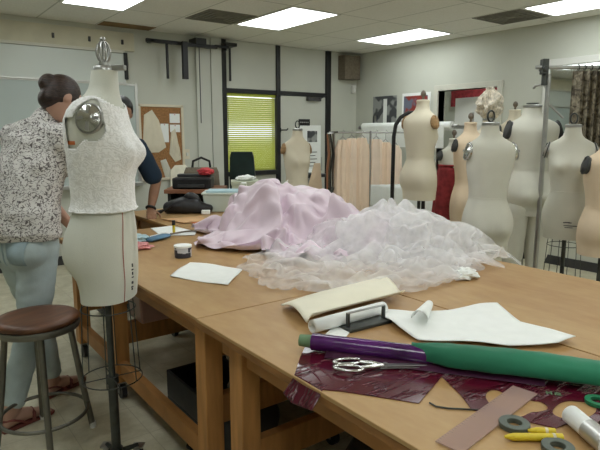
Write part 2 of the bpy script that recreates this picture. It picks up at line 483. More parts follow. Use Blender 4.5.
# window in the back wall: black mullions, blind
w = MB()
w.box((3.545, BY-.035, 0), (3.61, BY+.02, CE-.005)).box((4.385, BY-.035, .0), (4.45, BY+.02, CE-.005))
w.box((3.61, BY-.03, WZ1-.005), (4.385, BY+.02, WZ1+.055)).box((3.61, BY-.05, WZ0-.06), (4.385, BY+.02, WZ0))
wf = w.build('window_1', M['black'], kind='structure', bevel=.004)
MB().box((3.60, BY+.05, WZ0), (4.40, BY+.056, WZ1)).build('pane', M['glass'], wf)
MB().box((3.61, BY-.012, WZ1+.055), (4.385, BY-.002, CE-.005)).build('upper_panel', M['wall2'], wf)
bl = thing('window_blind', 'yellow-green slatted blind drawn over the back window', 'blind', (4.0, BY+.02, WZ0))
s = MB(); nsl = 36; hh = WZ1-WZ0-.06
for i in range(nsl):
    z = .02 + hh*i/nsl
    zz = WZ0+z
    tilt = math.radians(58 - 24*math.exp(-((zz-1.47)/.10)**2))
    m = Matrix.Translation((0, 0, z)) @ Matrix.Rotation(tilt, 4, 'X')
    s.box((-.385, -.0145, -.0006), (.385, .0145, .0006), m)
s.build('slats', M['blind'], bl)
MB().box((-.388, -.018, hh+.02), (.388, .018, hh+.055)).build('head_rail', M['blind'], bl)
MB().box((-.388, -.013, 0), (.388, .013, .015)).build('bottom_rail', M['blind'], bl)
MB().cyl((-.36, -.018, .35), (-.36, -.018, hh+.02), .003, seg=6).build('cord', M['dark'], bl)
# black-framed door with a transom panel beside the window
w = MB()
w.box((5.255, BY-.05, 0), (5.34, BY+.02, CE-.005)).box((4.45, BY-.03, WZ1-.005), (5.255, BY+.02, WZ1+.055))
dr = w.build('door_2', M['black'], kind='structure', bevel=.004)
MB().box((4.45, BY-.02, .01), (5.255, BY-.002, WZ1-.005)).build('door_leaf', M['wall2'], dr, bevel=.003)
MB().box((4.45, BY-.012, WZ1+.055), (5.255, BY-.002, CE-.005)).build('transom_panel', M['wall2'], dr)
c = MB().box((4.90, BY-.075, 1.90), (5.14, BY-.02, 1.955)).build('closer', M['dark'], dr, bevel=.006)
MB().cyl((5.10, BY-.08, 1.93), (5.24, BY-.05, 1.985), .008).build('closer_arm', M['dark'], c)
MB().cyl((4.55, BY-.07, 1.0), (4.55, BY-.02, 1.0), .014).ell((4.55, BY-.08, 1.0), (.03, .025, .03)).build('door_knob', M['steel'], dr, smooth=True)
MB().box((5.18, BY-.022, .9), (5.20, BY-.018, 1.1)).build('latch_plate', M['steel'], dr)
o = thing('coat_hook', 'small black hook on the frame between the window and the door', 'hook', (4.44, BY-.035, 1.49))
MB().box((-.012, -.004, -.03), (.012, .0, .03)).build('plate', M['black'], o)
MB().tube([(0, -.002, .0), (.03, -.05, 0), (.06, -.07, .0), (.085, -.06, .02)], .009, 8).build('prong', M['black'], o)
o = thing('door_sign', 'small black sign high on the pale door', 'sign', (4.865, BY-.021, 1.60))
MB().box((-.10, -.006, -.045), (.10, 0, .045)).build('plate', M['black'], o)
s = MB()
for i in range(5): s.box((-.075+.032*i, -.0075, -.008), (-.053+.032*i, -.006, .008))
s.build('lettering', M['steel'], o)
o = thing('door_poster', 'white notice with a dark picture on the pale door behind the small dress form', 'poster', (4.98, BY-.021, 1.22))
MB().box((-.19, -.003, -.36), (.19, 0, .34)).build('sheet', M['whitep'], o)
MB().box((-.06, -.005, .10), (.12, -.003, .26)).build('picture', M['photo_bw'], o)
s = MB()
for i in range(5): s.box((-.13, -.0045, -.05-.05*i), (.12-.03*(i % 2), -.003, -.04-.05*i))
s.build('text_lines', M['dark'], o)

# speaker box and small sensor in the corner
o = thing('wall_speaker', 'brown speaker box high in the corner beside the black door post', 'speaker', (5.66, BY, 2.40))
MB().box((-.15, -.16, -.17), (.15, 0, .17)).build('cabinet', M['brownbox'], o, bevel=.006)
MB().box((-.135, -.165, -.155), (.135, -.158, .155)).build('grille', M['brownbox'], o)
o = thing('wall_sensor', 'small white sensor under the speaker box', 'sensor', (5.80, BY, 2.10))
MB().box((-.035, -.05, -.06), (.035, 0, .06)).build('case', M['white'], o, bevel=.01)
MB().ell((0, -.05, -.01), (.02, .01, .025)).build('lens', M['whitep'], o, smooth=True)

# black pipe rail assembly high on the back wall
o = thing('hanging_rail', 'black pipe rail high on the back wall with four hanging bars', 'rail', (3.0, BY, 2.52))
MB().box((-.47, -.13, -.045), (.42, -.09, -.005)).build('rail_bar', M['black'], o, bevel=.004)
MB().box((-.06, -.20, -.06), (.40, -.16, -.025)).build('rail_bar', M['black'], o, bevel=.004)
MB().box((.10, -.22, -.03), (.24, -.03, .045)).build('bracket', M['black'], o, bevel=.004)
MB().box((.54, -.16, .0), (.70, -.0, .04)).box((.40, -.14, -.03), (.60, -.11, .0)).build('bracket', M['black'], o, bevel=.004)
for x, y, z0, t in ((-.22, -.11, -.44, .015), (-.03, -.18, -.44, .034), (.63, -.09, -.42, .014)):
    MB().box((x-t, y-t*.6, z0), (x+t, y+t*.6, -.01)).build('hanging_bar', M['black'], o, bevel=.004)
MB().cyl((.19, -.12, -.95), (.19, -.12, -.03), .006, seg=8).build('cord', M['dark'], o)
for x in (-.40, .33): MB().box((x-.02, -.13, -.04), (x+.02, 0, -.01)).build('wall_bracket', M['black'], o)
MB().box((.545, -.1, -.05), (.58, -.04, .02)).build('clamp', M['black'], o)

# tack strip and whiteboards, left
o = thing('tack_strip', 'cream map strip along the top of the back wall over the whiteboards', 'strip', (.2, BY, 2.45))
MB().box((-3.0, -.03, -.085), (2.22, 0, .115)).build('strip', M['tack'], o, bevel=.003)
MB().box((-3.0, -.05, -.115), (2.10, 0, -.085)).build('rail', M['trim'], o, bevel=.003)
for x in (.4, 1.35, 1.72, 2.08):
    MB().box((x-.01, -.055, -.02), (x+.01, -.03, .03)).build('map_hook', M['dark'], o)
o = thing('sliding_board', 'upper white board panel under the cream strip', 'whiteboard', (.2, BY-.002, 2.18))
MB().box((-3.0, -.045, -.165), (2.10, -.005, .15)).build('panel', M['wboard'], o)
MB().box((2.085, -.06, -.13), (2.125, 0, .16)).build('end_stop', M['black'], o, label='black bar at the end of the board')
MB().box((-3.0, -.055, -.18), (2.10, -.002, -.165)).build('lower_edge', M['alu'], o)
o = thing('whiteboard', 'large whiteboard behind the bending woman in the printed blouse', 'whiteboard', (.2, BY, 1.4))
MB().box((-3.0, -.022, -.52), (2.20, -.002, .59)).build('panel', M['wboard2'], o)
b = MB().box((2.20, -.03, -.55), (2.235, 0, .61)).box((-3.0, -.03, .585), (2.2, 0, .605))
b.build('frame', M['alu'], o)
MB().box((-3.0, -.09, -.56), (2.235, 0, -.52)).build('marker_tray', M['alu'], o, bevel=.003)

# corkboard with papers and muslin pieces
o = thing('corkboard', 'wood-framed corkboard on the back wall hung with muslin pieces', 'corkboard', (2.715, BY, 1.335))
MB().box((-.255, -.018, -.42), (.255, -.002, .42)).build('cork_panel', M['cork'], o)
b = MB()
for lo, hi in (((-.285, -.43), (-.255, .45)), ((.255, -.43), (.285, .45)), ((-.285, .42), (.285, .45)), ((-.285, -.45), (.285, -.42))):
    b.box((lo[0], -.03, lo[1]), (hi[0], 0, hi[1]))
b.build('frame', M['muslin'], o, bevel=.004)
def hung(name, label, cat, pts, zc, y, m, group=None, thick=.012, amp=.012):
    """a hanging cloth or paper outline with soft folds"""
    cx = sum(p[0] for p in pts)/len(pts); cz = sum(p[1] for p in pts)/len(pts)
    bm = MB(); rings = []
    ns = 6
    P = []
    n = len(pts)
    for i in range(n):
        for k in range(4):
            t = k/4; a = pts[i]; b_ = pts[(i+1) % n]
            P.append((lerp(a[0], b_[0], t), lerp(a[1], b_[1], t)))
    for k in range(ns+1):
        f = 1 - k/ns*.97
        rings.append([V((cx+(x-cx)*f, -.004-thick*(1-f)-amp*abs(noise.noise((x*9*f, z*3*f, k*.2))), cz+(z-cz)*f)) for x, z in P])
    back = [V((cx+(x-cx), -.0015, cz+(z-cz))) for x, z in P]
    bm.loft([back]+rings)
    ob = bm.build(name, M[m], smooth=True, loc=(0, y, 0))
    tag(ob, label, cat, group); return ob
yb = BY-.018
g = 'pieces pinned to the corkboard'
hung('muslin_bodice', 'tall muslin garment piece hanging at the left of the corkboard', 'garment', [(2.50,1.66),(2.60,1.72),(2.68,1.60),(2.76,1.28),(2.66,1.22),(2.56,1.22),(2.47,1.28)], 1.4, yb, 'muslin', g, .03, .03)
hung('muslin_sleeve', 'narrow muslin sleeve piece hanging right of the corkboard middle', 'garment', [(2.83,1.46),(2.88,1.50),(2.93,1.28),(2.95,1.13),(2.87,1.10),(2.80,1.20)], 1.3, yb, 'muslin', g, .03, .03)
hung('muslin_sleeve', 'small muslin piece low on the corkboard below the tall one', 'garment', [(2.68,1.12),(2.75,1.14),(2.82,.98),(2.80,.90),(2.74,.90)], 1.0, yb, 'linenw', g)
for (x0, z0, x1, z1, lb) in ((2.82,1.57,2.95,1.68,'white note at the top right of the corkboard'), (2.82,1.46,2.95,1.55,'white note just under the top right note on the corkboard'),
                          (2.70,1.34,2.80,1.56,'white drawing pinned beside the tall muslin piece')):
    ob = MB().box((x0, BY-.024, z0), (x1, BY-.019, z1)).build('pinned_note', M['whitep']); tag(ob, lb, 'note', g)
    MB().cyl(((x0+x1)/2, BY-.028, z1-.012), ((x0+x1)/2, BY-.022, z1-.012), .006, seg=8).build('pin', M['red'], ob)
hung('canvas_bag', 'cream canvas bag hanging off the bottom right corner of the corkboard', 'bag', [(2.80,1.00),(2.86,1.06),(3.00,1.06),(3.06,1.0),(3.06,.76),(2.98,.72),(2.84,.72),(2.79,.78)], .9, BY-.03, 'cream', None, .05, .03)
o = thing('light_switch', 'cream light switch plate right of the corkboard', 'switch', (3.04, BY, 1.19))
MB().box((-.035, -.008, -.06), (.035, 0, .06)).build('plate', M['muslin'], o, bevel=.002)
MB().box((-.012, -.02, -.02), (.012, -.008, .02)).build('toggle', M['white'], o)

# framed prints on the right wall
o = thing('photo_print', 'grey photographic print on the right wall above the paper rolls', 'print', (BX, 5.77, 1.775))
MB().box((-.008, -.235, -.215), (0, .235, .2)).build('sheet', M['photo_bw'], o)
MB().box((-.011, -.05, -.2), (-.008, .02, .16)).build('pale_figure', M['whitep'], o)
o = thing('photo_print', 'red and blue print in a pale border right of the grey one', 'print', (BX, 5.18, 1.76))
MB().box((-.008, -.25, -.24), (0, .25, .23)).build('sheet', M['whitep'], o)
MB().box((-.011, -.205, -.2), (-.008, .215, .19)).build('picture', M['photo_red'], o)

# ceiling lights, vents
def ceiling_light(cx, cy, label, vis=True):
    o = thing('ceiling_light', label, 'light', (cx, cy, CE), group='recessed ceiling light panels')
    b = MB()
    for lo, hi in (((-.298, -.54), (-.275, .54)), ((.275, -.54), (.298, .54)), ((-.275, -.54), (.275, -.515)), ((-.275, .515), (.275, .54))):
        b.box((lo[0], lo[1], -.008), (hi[0], hi[1], .0))
    b.build('frame', M['white'], o)
    MB().box((-.275, -.515, -.005), (.275, .515, -.001)).build('diffuser', M['lamp'], o)
ceiling_light(1.715, 5.24-.27, 'ceiling light panel above the dress form with the lace bodice')
ceiling_light(3.50, 4.90, 'ceiling light panel second from the left, above the window wall')
ceiling_light(5.27, 4.90, 'ceiling light panel farthest to the back right near the corner')
ceiling_light(5.27, 2.58, 'ceiling light panel at the right edge above the brocade rack')
for cx in (-.07, 1.715, 3.5):
    ceiling_light(cx, 2.60, 'ceiling light panel out of view over the work tables')
for cx in (-.07, 1.715, 3.5, 5.27):
    ceiling_light(cx, .30, 'ceiling light panel out of view over the near end of the room')
    ceiling_light(cx, -2.0, 'ceiling light panel out of view behind the near tables')
ceiling_light(-.07, 4.95, 'ceiling light panel out of view over the left side')
ceiling_light(6.75, 4.6, 'added unseen light panel brightening the room beyond the doorway')  # lamp added out of view so the doorway is not dark
def vent(cx, cy, sx, sy, label):
    o = thing('ceiling_vent', label, 'vent', (cx, cy, CE), group='ceiling air vents')
    MB().box((-sx, -sy, -.006), (sx, sy, -.001)).build('plate', M['vent'], o)
    for i in range(4):
        f = .85-.2*i
        b = MB()
        for s_ in (-1, 1):
            b.box((-sx*f, s_*sy*f-.008, -.014), (sx*f, s_*sy*f+.008, -.006)).box((s_*sx*f-.008, -sy*f, -.014), (s_*sx*f+.008, sy*f, -.006))
        b.build('louvre', M['vent'], o)
vent(2.905, 5.20, .27, .27, 'square ceiling vent left of the second light panel')
vent(5.27, 3.42, .27, .27, 'square ceiling vent near the right wall beside the edge light')
o = MB().box((2.02, 6.13, CE-.006), (2.60, 6.36, CE-.001)).build('ceiling_tile', M['stain']); tag(o, 'water-stained brown ceiling tile above the cream strip', 'tile')

# ------------------------------------------------------------------ work tables
TZ = .79
def caster(parent, x, y, z=0, r=.042):
    w = MB(); w.tube([(x-.014, y, z+r), (x+.014, y, z+r)], r, 16)
    c = w.build('caster', M['blackp'], parent, smooth=True)
    f = MB().box((x-.022, y-.012, z+r-.01), (x-.017, y+.012, z+2*r+.012)).box((x+.017, y-.012, z+r-.01), (x+.022, y+.012, z+2*r+.012)).box((x-.022, y-.025, z+2*r+.008), (x+.022, y+.025, z+2*r+.016))
    f.build('fork', M['steel'], c)
def table(label, x0, x1, y0, y1, legs, rails, inset=.05, side=True):
    t = thing('work_table', label, 'table', ((x0+x1)/2, (y0+y1)/2, 0), group='wooden work tables')
    ox, oy = (x0+x1)/2, (y0+y1)/2
    def L(x, y, z): return (x-ox, y-oy, z)
    MB().box(L(x0, y0, TZ-.012), L(x1, y1, TZ)).build('tabletop', M['top'], t, bevel=.002)
    MB().box(L(x0+.002, y0+.002, TZ-.035), L(x1-.002, y1-.002, TZ-.012)).build('edge_band', M['edge'], t, bevel=.002)
    a = MB().box(L(x0+inset+.02, y0+.06, TZ-.125), L(x0+inset+.045, y1-.06, TZ-.035)).box(L(x1-inset-.045, y0+.06, TZ-.125), L(x1-inset-.02, y1-.06, TZ-.035))
    a.build('apron', M['apron'], t)
    for ly in legs:
        for lx in (x0+inset, x1-inset-.075):
            MB().box(L(lx, ly, .105), L(lx+.075, ly+.085, TZ-.035)).build('leg', M['leg'], t, bevel=.004)
            caster(t, lx+.037-ox, ly+.04-oy)
        for z0, z1 in (rails if isinstance(rails, list) else [rails]):
            MB().box(L(x0+inset+.075, ly+.02, z0), L(x1-inset-.075, ly+.06, z1)).build('cross_rail', M['apron'], t, bevel=.003)
    if side:
        for lx in (x0+inset+.02, x1-inset-.06):
            MB().box(L(lx, legs[0]+.085, .14), L(lx+.04, legs[-1], .225)).build('stretcher', M['apron'], t, bevel=.003)
    return t
table('wooden work table at the near left under the burgundy film', .845, 1.655, -.32, 1.742, [-.25, .70, 1.515], (.26, .37))
table('wooden work table at the far left under the white sheet and the patterned tin', .85, 1.655, 1.748, 3.69, [1.79, 2.84, 3.55], (.31, .43))
table('wooden work table at the near right under the white pattern paper', 1.662, 2.53, -.32, 1.742, [-.25, .70, 1.515], (.26, .37))
table('wooden work table at the far right under the lilac gown', 1.662, 2.53, 1.748, 3.69, [1.79, 2.84, 3.55], (.31, .43))
table('wooden work table farthest back under the black bag and clear bin', 1.60, 2.75, 3.70, 4.60, [3.76, 4.45], (.31, .43))

# things under the tables
o = thing('storage_tub', 'pinkish plastic tub stored under the far left table on its rail', 'tub', (1.16, 2.87, .431))
MB().loft([[V((sx*a, sy*b_, z)) for sx, sy in ((-1,-1),(1,-1),(1,1),(-1,1))] for a, b_, z in ((.13,.09,0),(.15,.11,.22))]).build('body', M['tubclear'], o, bevel=.01)
MB().box((-.16, -.12, .22), (.16, .12, .245)).build('lid', M['redcloth'], o, bevel=.006)
o = thing('floor_crate', 'dark low crate on the floor under the far left table', 'crate', (1.30, 2.50, 0))
b = MB().box((-.17, -.22, 0), (.17, .22, .02))
for lo, hi in (((-.17,-.22),(-.155,.22)),((.155,-.22),(.17,.22)),((-.17,-.22),(.17,-.205)),((-.17,.205),(.17,.22))): b.box((lo[0],lo[1],.02),(hi[0],hi[1],.17))
b.build('body', M['blackp'], o, bevel=.005)
for s_ in (-1, 1): MB().box((-.05, s_*.222-.004, .12), (.05, s_*.222+.004, .145)).build('handle', M['dark'], o)
o = thing('shade_bin', 'big dark bin added to deepen the shade under the far right table', 'bin', (2.02, 2.42, 0))  # dark bin added to deepen the shadow under the table
MB().loft([[V((sx*a, sy*b_, z)) for sx, sy in ((-1,-1),(1,-1),(1,1),(-1,1))] for a, b_, z in ((.24,.48,0),(.27,.52,.52))]).build('body', M['dark'], o, bevel=.012)
MB().box((-.285,-.535,.52),(.285,.535,.56)).build('lid', M['blackp'], o, bevel=.01)
o = thing('shade_bin', 'dark bin added farther back to deepen the shade under the far right table', 'bin', (2.05, 3.24, 0))  # second added bin, darkens the space farther back
MB().loft([[V((sx*a, sy*b_, z)) for sx, sy in ((-1,-1),(1,-1),(1,1),(-1,1))] for a, b_, z in ((.24,.22,0),(.27,.24,.45))]).build('body', M['shelfwood'], o, bevel=.012)
MB().box((-.28,-.25,.45),(.28,.25,.49)).build('lid', M['blackp'], o, bevel=.01)
o = thing('shade_sack', 'dark slumped sack added to deepen the shade under the far left table', 'sack', (1.22, 2.06, 0))  # dark sack added for the deep shade below the table
b = MB(); b.limb([(0,-.02,.10),(.02,.0,.2),(.0,.02,.30)], [(.16,.15),(.15,.13),(.06,.05)], (1,0,0), 20)
ob = b.build('body', M['dark'], o, smooth=True); warp(ob, lambda c: V((c.x*(1+.2*noise.noise(c*9)), c.y*(1+.2*noise.noise(c*8)), max(.002, c.z))))
MB().tube([(.05*math.cos(a), .02+.05*math.sin(a), .30) for a in (2*PI*k/18 for k in range(18))], .010, 8, closed=True).build('drawstring', M['tan'], o, smooth=True)
o = thing('cardboard_box', 'tan cardboard box on the floor far under the right tables', 'box', (2.05, 1.42, 0))
MB().box((-.2, -.2, 0), (.2, .2, .3)).build('carton', M['tan'], o, bevel=.004)
MB().box((-.03, -.202, .0), (.03, .202, .302)).build('packing_tape', M['muslin'], o)
o = MB().tube([(1.05,1.98,.008),(1.0,2.2,.012),(1.12,2.35,.008),(1.3,2.28,.008),(1.25,2.1,.01),(1.1,2.02,.016),(1.0,1.9,.05)], .007, 8).build('power_cord', M['black'], smooth=True)
tag(o, 'black power cord coiled on the floor under the far left table', 'cord')

def chair(label, loc, rz):
    t = thing('metal_chair', label, 'chair', loc, rz, 'metal chairs tucked under the tables')
    MB().box((-.2, -.2, .40), (.2, .2, .43)).build('seat', M['dark'], t, bevel=.012)
    MB().box((-.19, .2, .54), (.19, .22, .70)).build('backrest', M['dark'], t, bevel=.009)
    for sx in (-1, 1):
        MB().tube([(sx*.21,-.22,0),(sx*.2,-.18,.2),(sx*.195,-.17,.40)], .011, 8).build('leg', M['iron'], t, smooth=True)
        MB().tube([(sx*.21,.24,0),(sx*.195,.20,.42),(sx*.19,.212,.68)], .011, 8).build('leg', M['iron'], t, smooth=True)
    MB().tube([(-.2,-.18,.19),(0,-.24,.2),(.2,-.18,.19)], .009, 8).build('stretcher', M['iron'], t, smooth=True)
chair('dark metal chair tucked under the near table beneath the scissors', (1.31, 1.12, 0), math.radians(-60))
chair('dark metal chair under the near right table beyond the scissors', (2.05, 1.12, 0), math.radians(-95))

# ------------------------------------------------------------------ dress forms
PROF = [(0,.165,.143,.126),(.06,.168,.150,.126),(.10,.174,.154,.130),(.15,.182,.156,.156),(.20,.185,.157,.169),(.25,.182,.157,.168),
        (.30,.172,.157,.155),(.36,.152,.155,.128),(.42,.133,.148,.106),(.49,.136,.148,.105),(.56,.147,.152,.107),(.62,.157,.155,.108),
        (.67,.164,.154,.110),(.73,.172,.148,.110),(.79,.178,.134,.104),(.83,.176,.124,.084),(.86,.155,.119,.060),(.88,.125,.117,.042),(.90,.094,.116,.026),(.925,.072,.116,.012),
        (.955,.063,.116,.002),(1.0,.058,.116,-.004)]
def prof_at(z):
    for a, b_ in zip(PROF, PROF[1:]):
        if z <= b_[0]:
            t = (z-a[0])/(b_[0]-a[0]); return [lerp(a[i], b_[i], t) for i in (1, 2, 3)]
    return list(PROF[-1][1:])
def form_pt(z, a, ht=1.0, wd=1.0, lean=1.0, bust=.055, butt=.0, off=0, waist=1.0):
    """surface point at relative height z and angle a (a = pi/2 is the front)"""
    w, f, bk = prof_at(z)
    if waist != 1: w *= 1-(1-waist)*math.exp(-((z-.43)/.12)**2)
    k = (1-lean)*.055*z
    cy = (f-bk)/2 - k; dp = (f+bk)/2
    ca, sa = math.cos(a), math.sin(a); e = .86
    x = w*math.copysign(abs(ca)**e, ca); y = cy + dp*math.copysign(abs(sa)**e, sa)
    if sa > 0:
        for s_ in (-1, 1): y += bust*math.exp(-((x-s_*.078)/.058)**2-((z-.655)/.065)**2)*min(1, sa*1.8)
    else:
        for s_ in (-1, 1): y -= butt*math.exp(-((x-s_*.075)/.06)**2-((z-.17)/.07)**2)
    p = V((x*wd, y*wd, z*ht))
    if off:
        n = V((ca/max(w,.01), sa/max(dp,.01), 0)).normalized(); p += n*off
    return p
ZL = sorted(set([i*.025 for i in range(41)]+[.8625,.8875,.912,.937]))
def form(label, x, y, rz, ztop, zhem, body='muslin', plate='dark', knob='knob', lean=.3, bust=.055, butt=.0, wd=None, legs=False, base=True, cage=False, tapes=None, group='dress forms along the right side', mark=False, hang=None, waist=1.0, tilt=None, arm_r=1.0, low=False, cap_r=1.0, tuck=False, plate_a=0):
    ht = ztop-zhem; wd = wd or ht
    t = thing('dress_form', label, 'dress form', (x, y, 0), rz, group)
    kw = dict(ht=ht, wd=wd, lean=lean, bust=bust, butt=butt, waist=waist)
    seg = 48
    def pt(z, a, off=0):
        p = form_pt(z, a, off=off, **kw); p.z += zhem
        if tuck and math.sin(a) < 0 and z < .17: p.y += .034*(1-(z/.17)**2)*-math.sin(a)*wd
        if tilt: p = p + V(tilt)*(p.z-zhem)
        return p
    b = MB()
    rings = [[pt(z, 2*PI*k/seg) for k in range(seg)] for z in ZL]
    b.loft(rings)
    b.build('torso', M[body], t, smooth=True)
    # style tapes
    for nm, ang, z0, z1, m in (tapes or []):
        tb = MB(); n = 30
        P = [pt(lerp(z0, z1, i/n), ang, .0015) for i in range(n+1)]
        P2 = [pt(lerp(z0, z1, i/n), ang+.03, .0015) for i in range(n+1)]
        tb.loft([P, P2], closed=False, cap=False); tb.build(nm, M[m], t)
    # waist seam cord
    tb = MB(); tb.tube([pt(.43, 2*PI*k/36, .0) for k in range(36)], .0022, 6, closed=True); tb.build('waist_tape', M[body], t)
    # neck plate and finial
    nc = (pt(1, 0)+pt(1, PI))/2
    r = .064*wd*cap_r
    MB().lathe([(r*.6,-.004),(r,-.002),(r,.014),(r*.9,.018),(r*.3,.02)], nc).build('neck_cap', M['steel' if knob != 'knob' else body], t, smooth=True)
    if knob == 'knob':
        MB().lathe([(.010,.018),(.009,.04),(.020,.052),(.023,.066),(.018,.082),(.008,.094)], nc, 16).build('finial', M['knob'], t, smooth=True)
    elif knob == 'cage':
        fb = MB(); fb.cyl(nc+V((0,0,.015)), nc+V((0,0,.032)), .02).cyl(nc+V((0,0,.03)), nc+V((0,0,.125)), .006)
        for i in range(9):
            a = 2*PI*i/9
            fb.tube([nc+V((math.cos(a)*q, math.sin(a)*q, z)) for q, z in ((.008,.03),(.021,.042),(.027,.062),(.027,.078),(.02,.098),(.007,.112))], .003, 6)
        fb.ell(nc+V((0,0,.118)), (.011,.011,.011))
        fb.build('cage_finial', M['steel'], t, smooth=True)
        MB().box(nc+V((-.01,.03,.002)), nc+V((.02,.085,.022))).build('set_screw', M['steel'], t, bevel=.003)
    elif knob == 'loop':
        MB().tube([nc+V((.022*math.cos(a), 0, .055+.034*math.sin(a))) for a in (2*PI*k/20 for k in range(20))], .006, 8, closed=True).tube([nc, nc+V((0,0,.022))], .009, 8).build('finial', M['iron'], t, smooth=True)
    elif knob == 'hook':
        MB().tube([nc+V((0,0,.0)), nc+V((0,0,hang-nc.z-zhem*0-.05)), nc+V((0,.0,hang-nc.z))], .006, 8).build('hanging_hook', M['steel'], t, smooth=True)
        MB().tube([nc+V((.045*math.cos(a), .045*math.sin(a), .03)) for a in (2*PI*k/20 for k in range(20))], .004, 6, closed=True).build('neck_ring', M['iron'], t, smooth=True)
    # arm plates
    for s_ in (-1, 1):
        c = pt(.795, plate_a if s_ > 0 else PI-plate_a)
        m = Matrix.Translation(c) @ Matrix.Rotation(s_*math.radians(76), 4, 'Y')
        m3 = m.to_3x3()
        R1 = .060*wd*arm_r; R2 = .052*wd*arm_r
        pb = MB()
        def el(f, h): return [m @ V((R1*f*math.cos(a), R2*f*math.sin(a), h)) for a in (2*PI*k/28 for k in range(28))]
        pb.loft([el(1, -.03), el(1.06, -.002), el(1.0, .008), el(.8, .012), el(.3, .018), el(.05, .019)])
        ap = pb.build('arm_plate', M[plate], t, smooth=True)
        rb = MB(); rb.tube(el(1.08, .002), .004, 6, closed=True)
        rb.box((-R1*.92, -.006, .010), (R1*.92, .006, .018), m)
        if plate == 'chrome': rb.box((-.006, -R2*.9, .010), (.006, R2*.9, .017), m)
        rb.build('plate_rim', M['steel' if plate == 'chrome' else ('woodplate' if plate == 'woodplate' else 'iron')], ap)
    if legs:
        for s_ in (-1, 1):
            lb = MB()
            lb.limb([(s_*.088*wd, .0, zhem+.06), (s_*.092*wd, .005, zhem-.10), (s_*.088*wd, .0, zhem-.28), (s_*.08*wd, .0, zhem-.42), (s_*.08*wd, -.015, zhem-.58), (s_*.075*wd, -.005, zhem-.70)],
                    [(.098*wd,.140*wd),(.096*wd,.122*wd),(.084*wd,.092*wd),(.062*wd,.068*wd),(.062*wd,.07*wd),(.045*wd,.05*wd)], (1,0,0), 24)
            lb.build('leg', M[body], t, smooth=True)
    if mark:
        mb = MB()
        for i, (dx, dz, ww, hh_) in enumerate(((-.03,.02,.02,.006),(-.005,.022,.03,.006),(.025,.02,.012,.006),(-.04,.0,.085,.005),(-.02,-.012,.05,.004))):
            p = pt(.13+dz/ht, PI/2 - dx*3, .001)
            mb.box((p.x-ww/2, p.y-.002, p.z), (p.x+ww/2, p.y+.002, p.z+hh_))
        mb.build('maker_mark', M['ink'], t)
    if base:
        pole = MB().cyl((0, .01, .06), (0, .01, zhem+.02), .014, seg=14)
        pole.cyl((0, .01, .07), (0, .01, .40), .020, seg=14).cyl((0, .01, .39), (0, .01, .42), .027, seg=14)
        pole.build('pole', M['iron'], t, smooth=True)
        bs = MB()
        for i in range(4):
            a = PI/4+i*PI/2
            d_ = V((math.cos(a), math.sin(a), 0))
            q_ = .10 if low else .17
            bs.tube([V((0,.01,.065)), V((0,.01,.060))+d_*q_*.5, V((0,.01,.056))+d_*q_], [.012,.011,.010], 8)
        bs.cyl((0,.01,.04), (0,.01,.085), .027)
        bs.build('base', M['iron'], t, smooth=True)
        for i in range(4):
            a = PI/4+i*PI/2
            caster(t, math.cos(a)*(.10 if low else .17), .01+math.sin(a)*(.10 if low else .17), 0, .020)
    if cage:
        cg = MB()
        for z, rr in ((zhem-.05, .11), (zhem-.36, .125)):
            cg.tube([(rr*math.cos(a), .01+rr*math.sin(a), z) for a in (2*PI*k/28 for k in range(28))], .0026, 6, closed=True)
        for k in range(6):
            a = 2*PI*k/6+.2
            cg.tube([(.105*math.cos(a), .01+.105*math.sin(a), zhem+.005), (.11*math.cos(a), .01+.11*math.sin(a), zhem-.05), (.125*math.cos(a), .01+.125*math.sin(a), zhem-.36)], .0024, 6)
        for k in range(2):
            a = PI*k/2+.6
            cg.tube([(-.125*math.cos(a), .01-.125*math.sin(a), zhem-.36), (.125*math.cos(a), .01+.125*math.sin(a), zhem-.36)], .0024, 6)
        cg.build('wire_cage', M['iron'], t, smooth=True)
    return t, pt

def face_dir(dx, dy): return math.atan2(-dx, dy)
# front form, wearing a lace bodice
RZ1 = math.radians(-129)
F1X, F1Y, F1TOP, F1HEM = .690, 2.275, 1.69, .775
f1, pt1 = form('big white dress form in front with chrome arm plates and lace bodice', F1X, F1Y, RZ1, F1TOP, F1HEM, 'linenc', 'chrome', 'cage', lean=1.0, bust=.055, cage=True, group=None, wd=.86, low=True, cap_r=.75, tuck=True, plate_a=.22,
     tapes=[('style_tape', PI/2-.55, .0, .43, 'redtape'), ('style_tape', PI/2+.0, 0, .43, 'linenc'), ('side_seam', -.05, 0, .45, 'linenc')])
# size figures beside the hem
sm = MB()
for dz, w_, h_ in ((.155,.006,.014),(.135,.012,.005),(.118,.006,.012),(.10,.012,.004),(.075,.010,.010),(.055,.012,.005),(.045,.006,.008)):
    p = pt1(dz/1.0+.0, PI/2-.16, .001)
    m = Matrix.Translation(p) @ Matrix.Rotation(-.16, 4, 'Z')
    sm.box((-w_/2, -.002, -h_/2), (w_/2, .002, h_/2), m)
sm.build('size_figures', M['ink'], f1)
tp = MB()
P = [pt1(.70, .25-a, .0025) for a in (i*.05 for i in range(14))]
P = [pt1(.705, -.75+.09*i, .0025) for i in range(6)]
P2 = [pt1(.690, -.75+.09*i, .0025) for i in range(6)]
tp.loft([P, P2], cap=False, closed=False); tp.build('chest_tape', M['orange_tape'], f1, solid=.001)
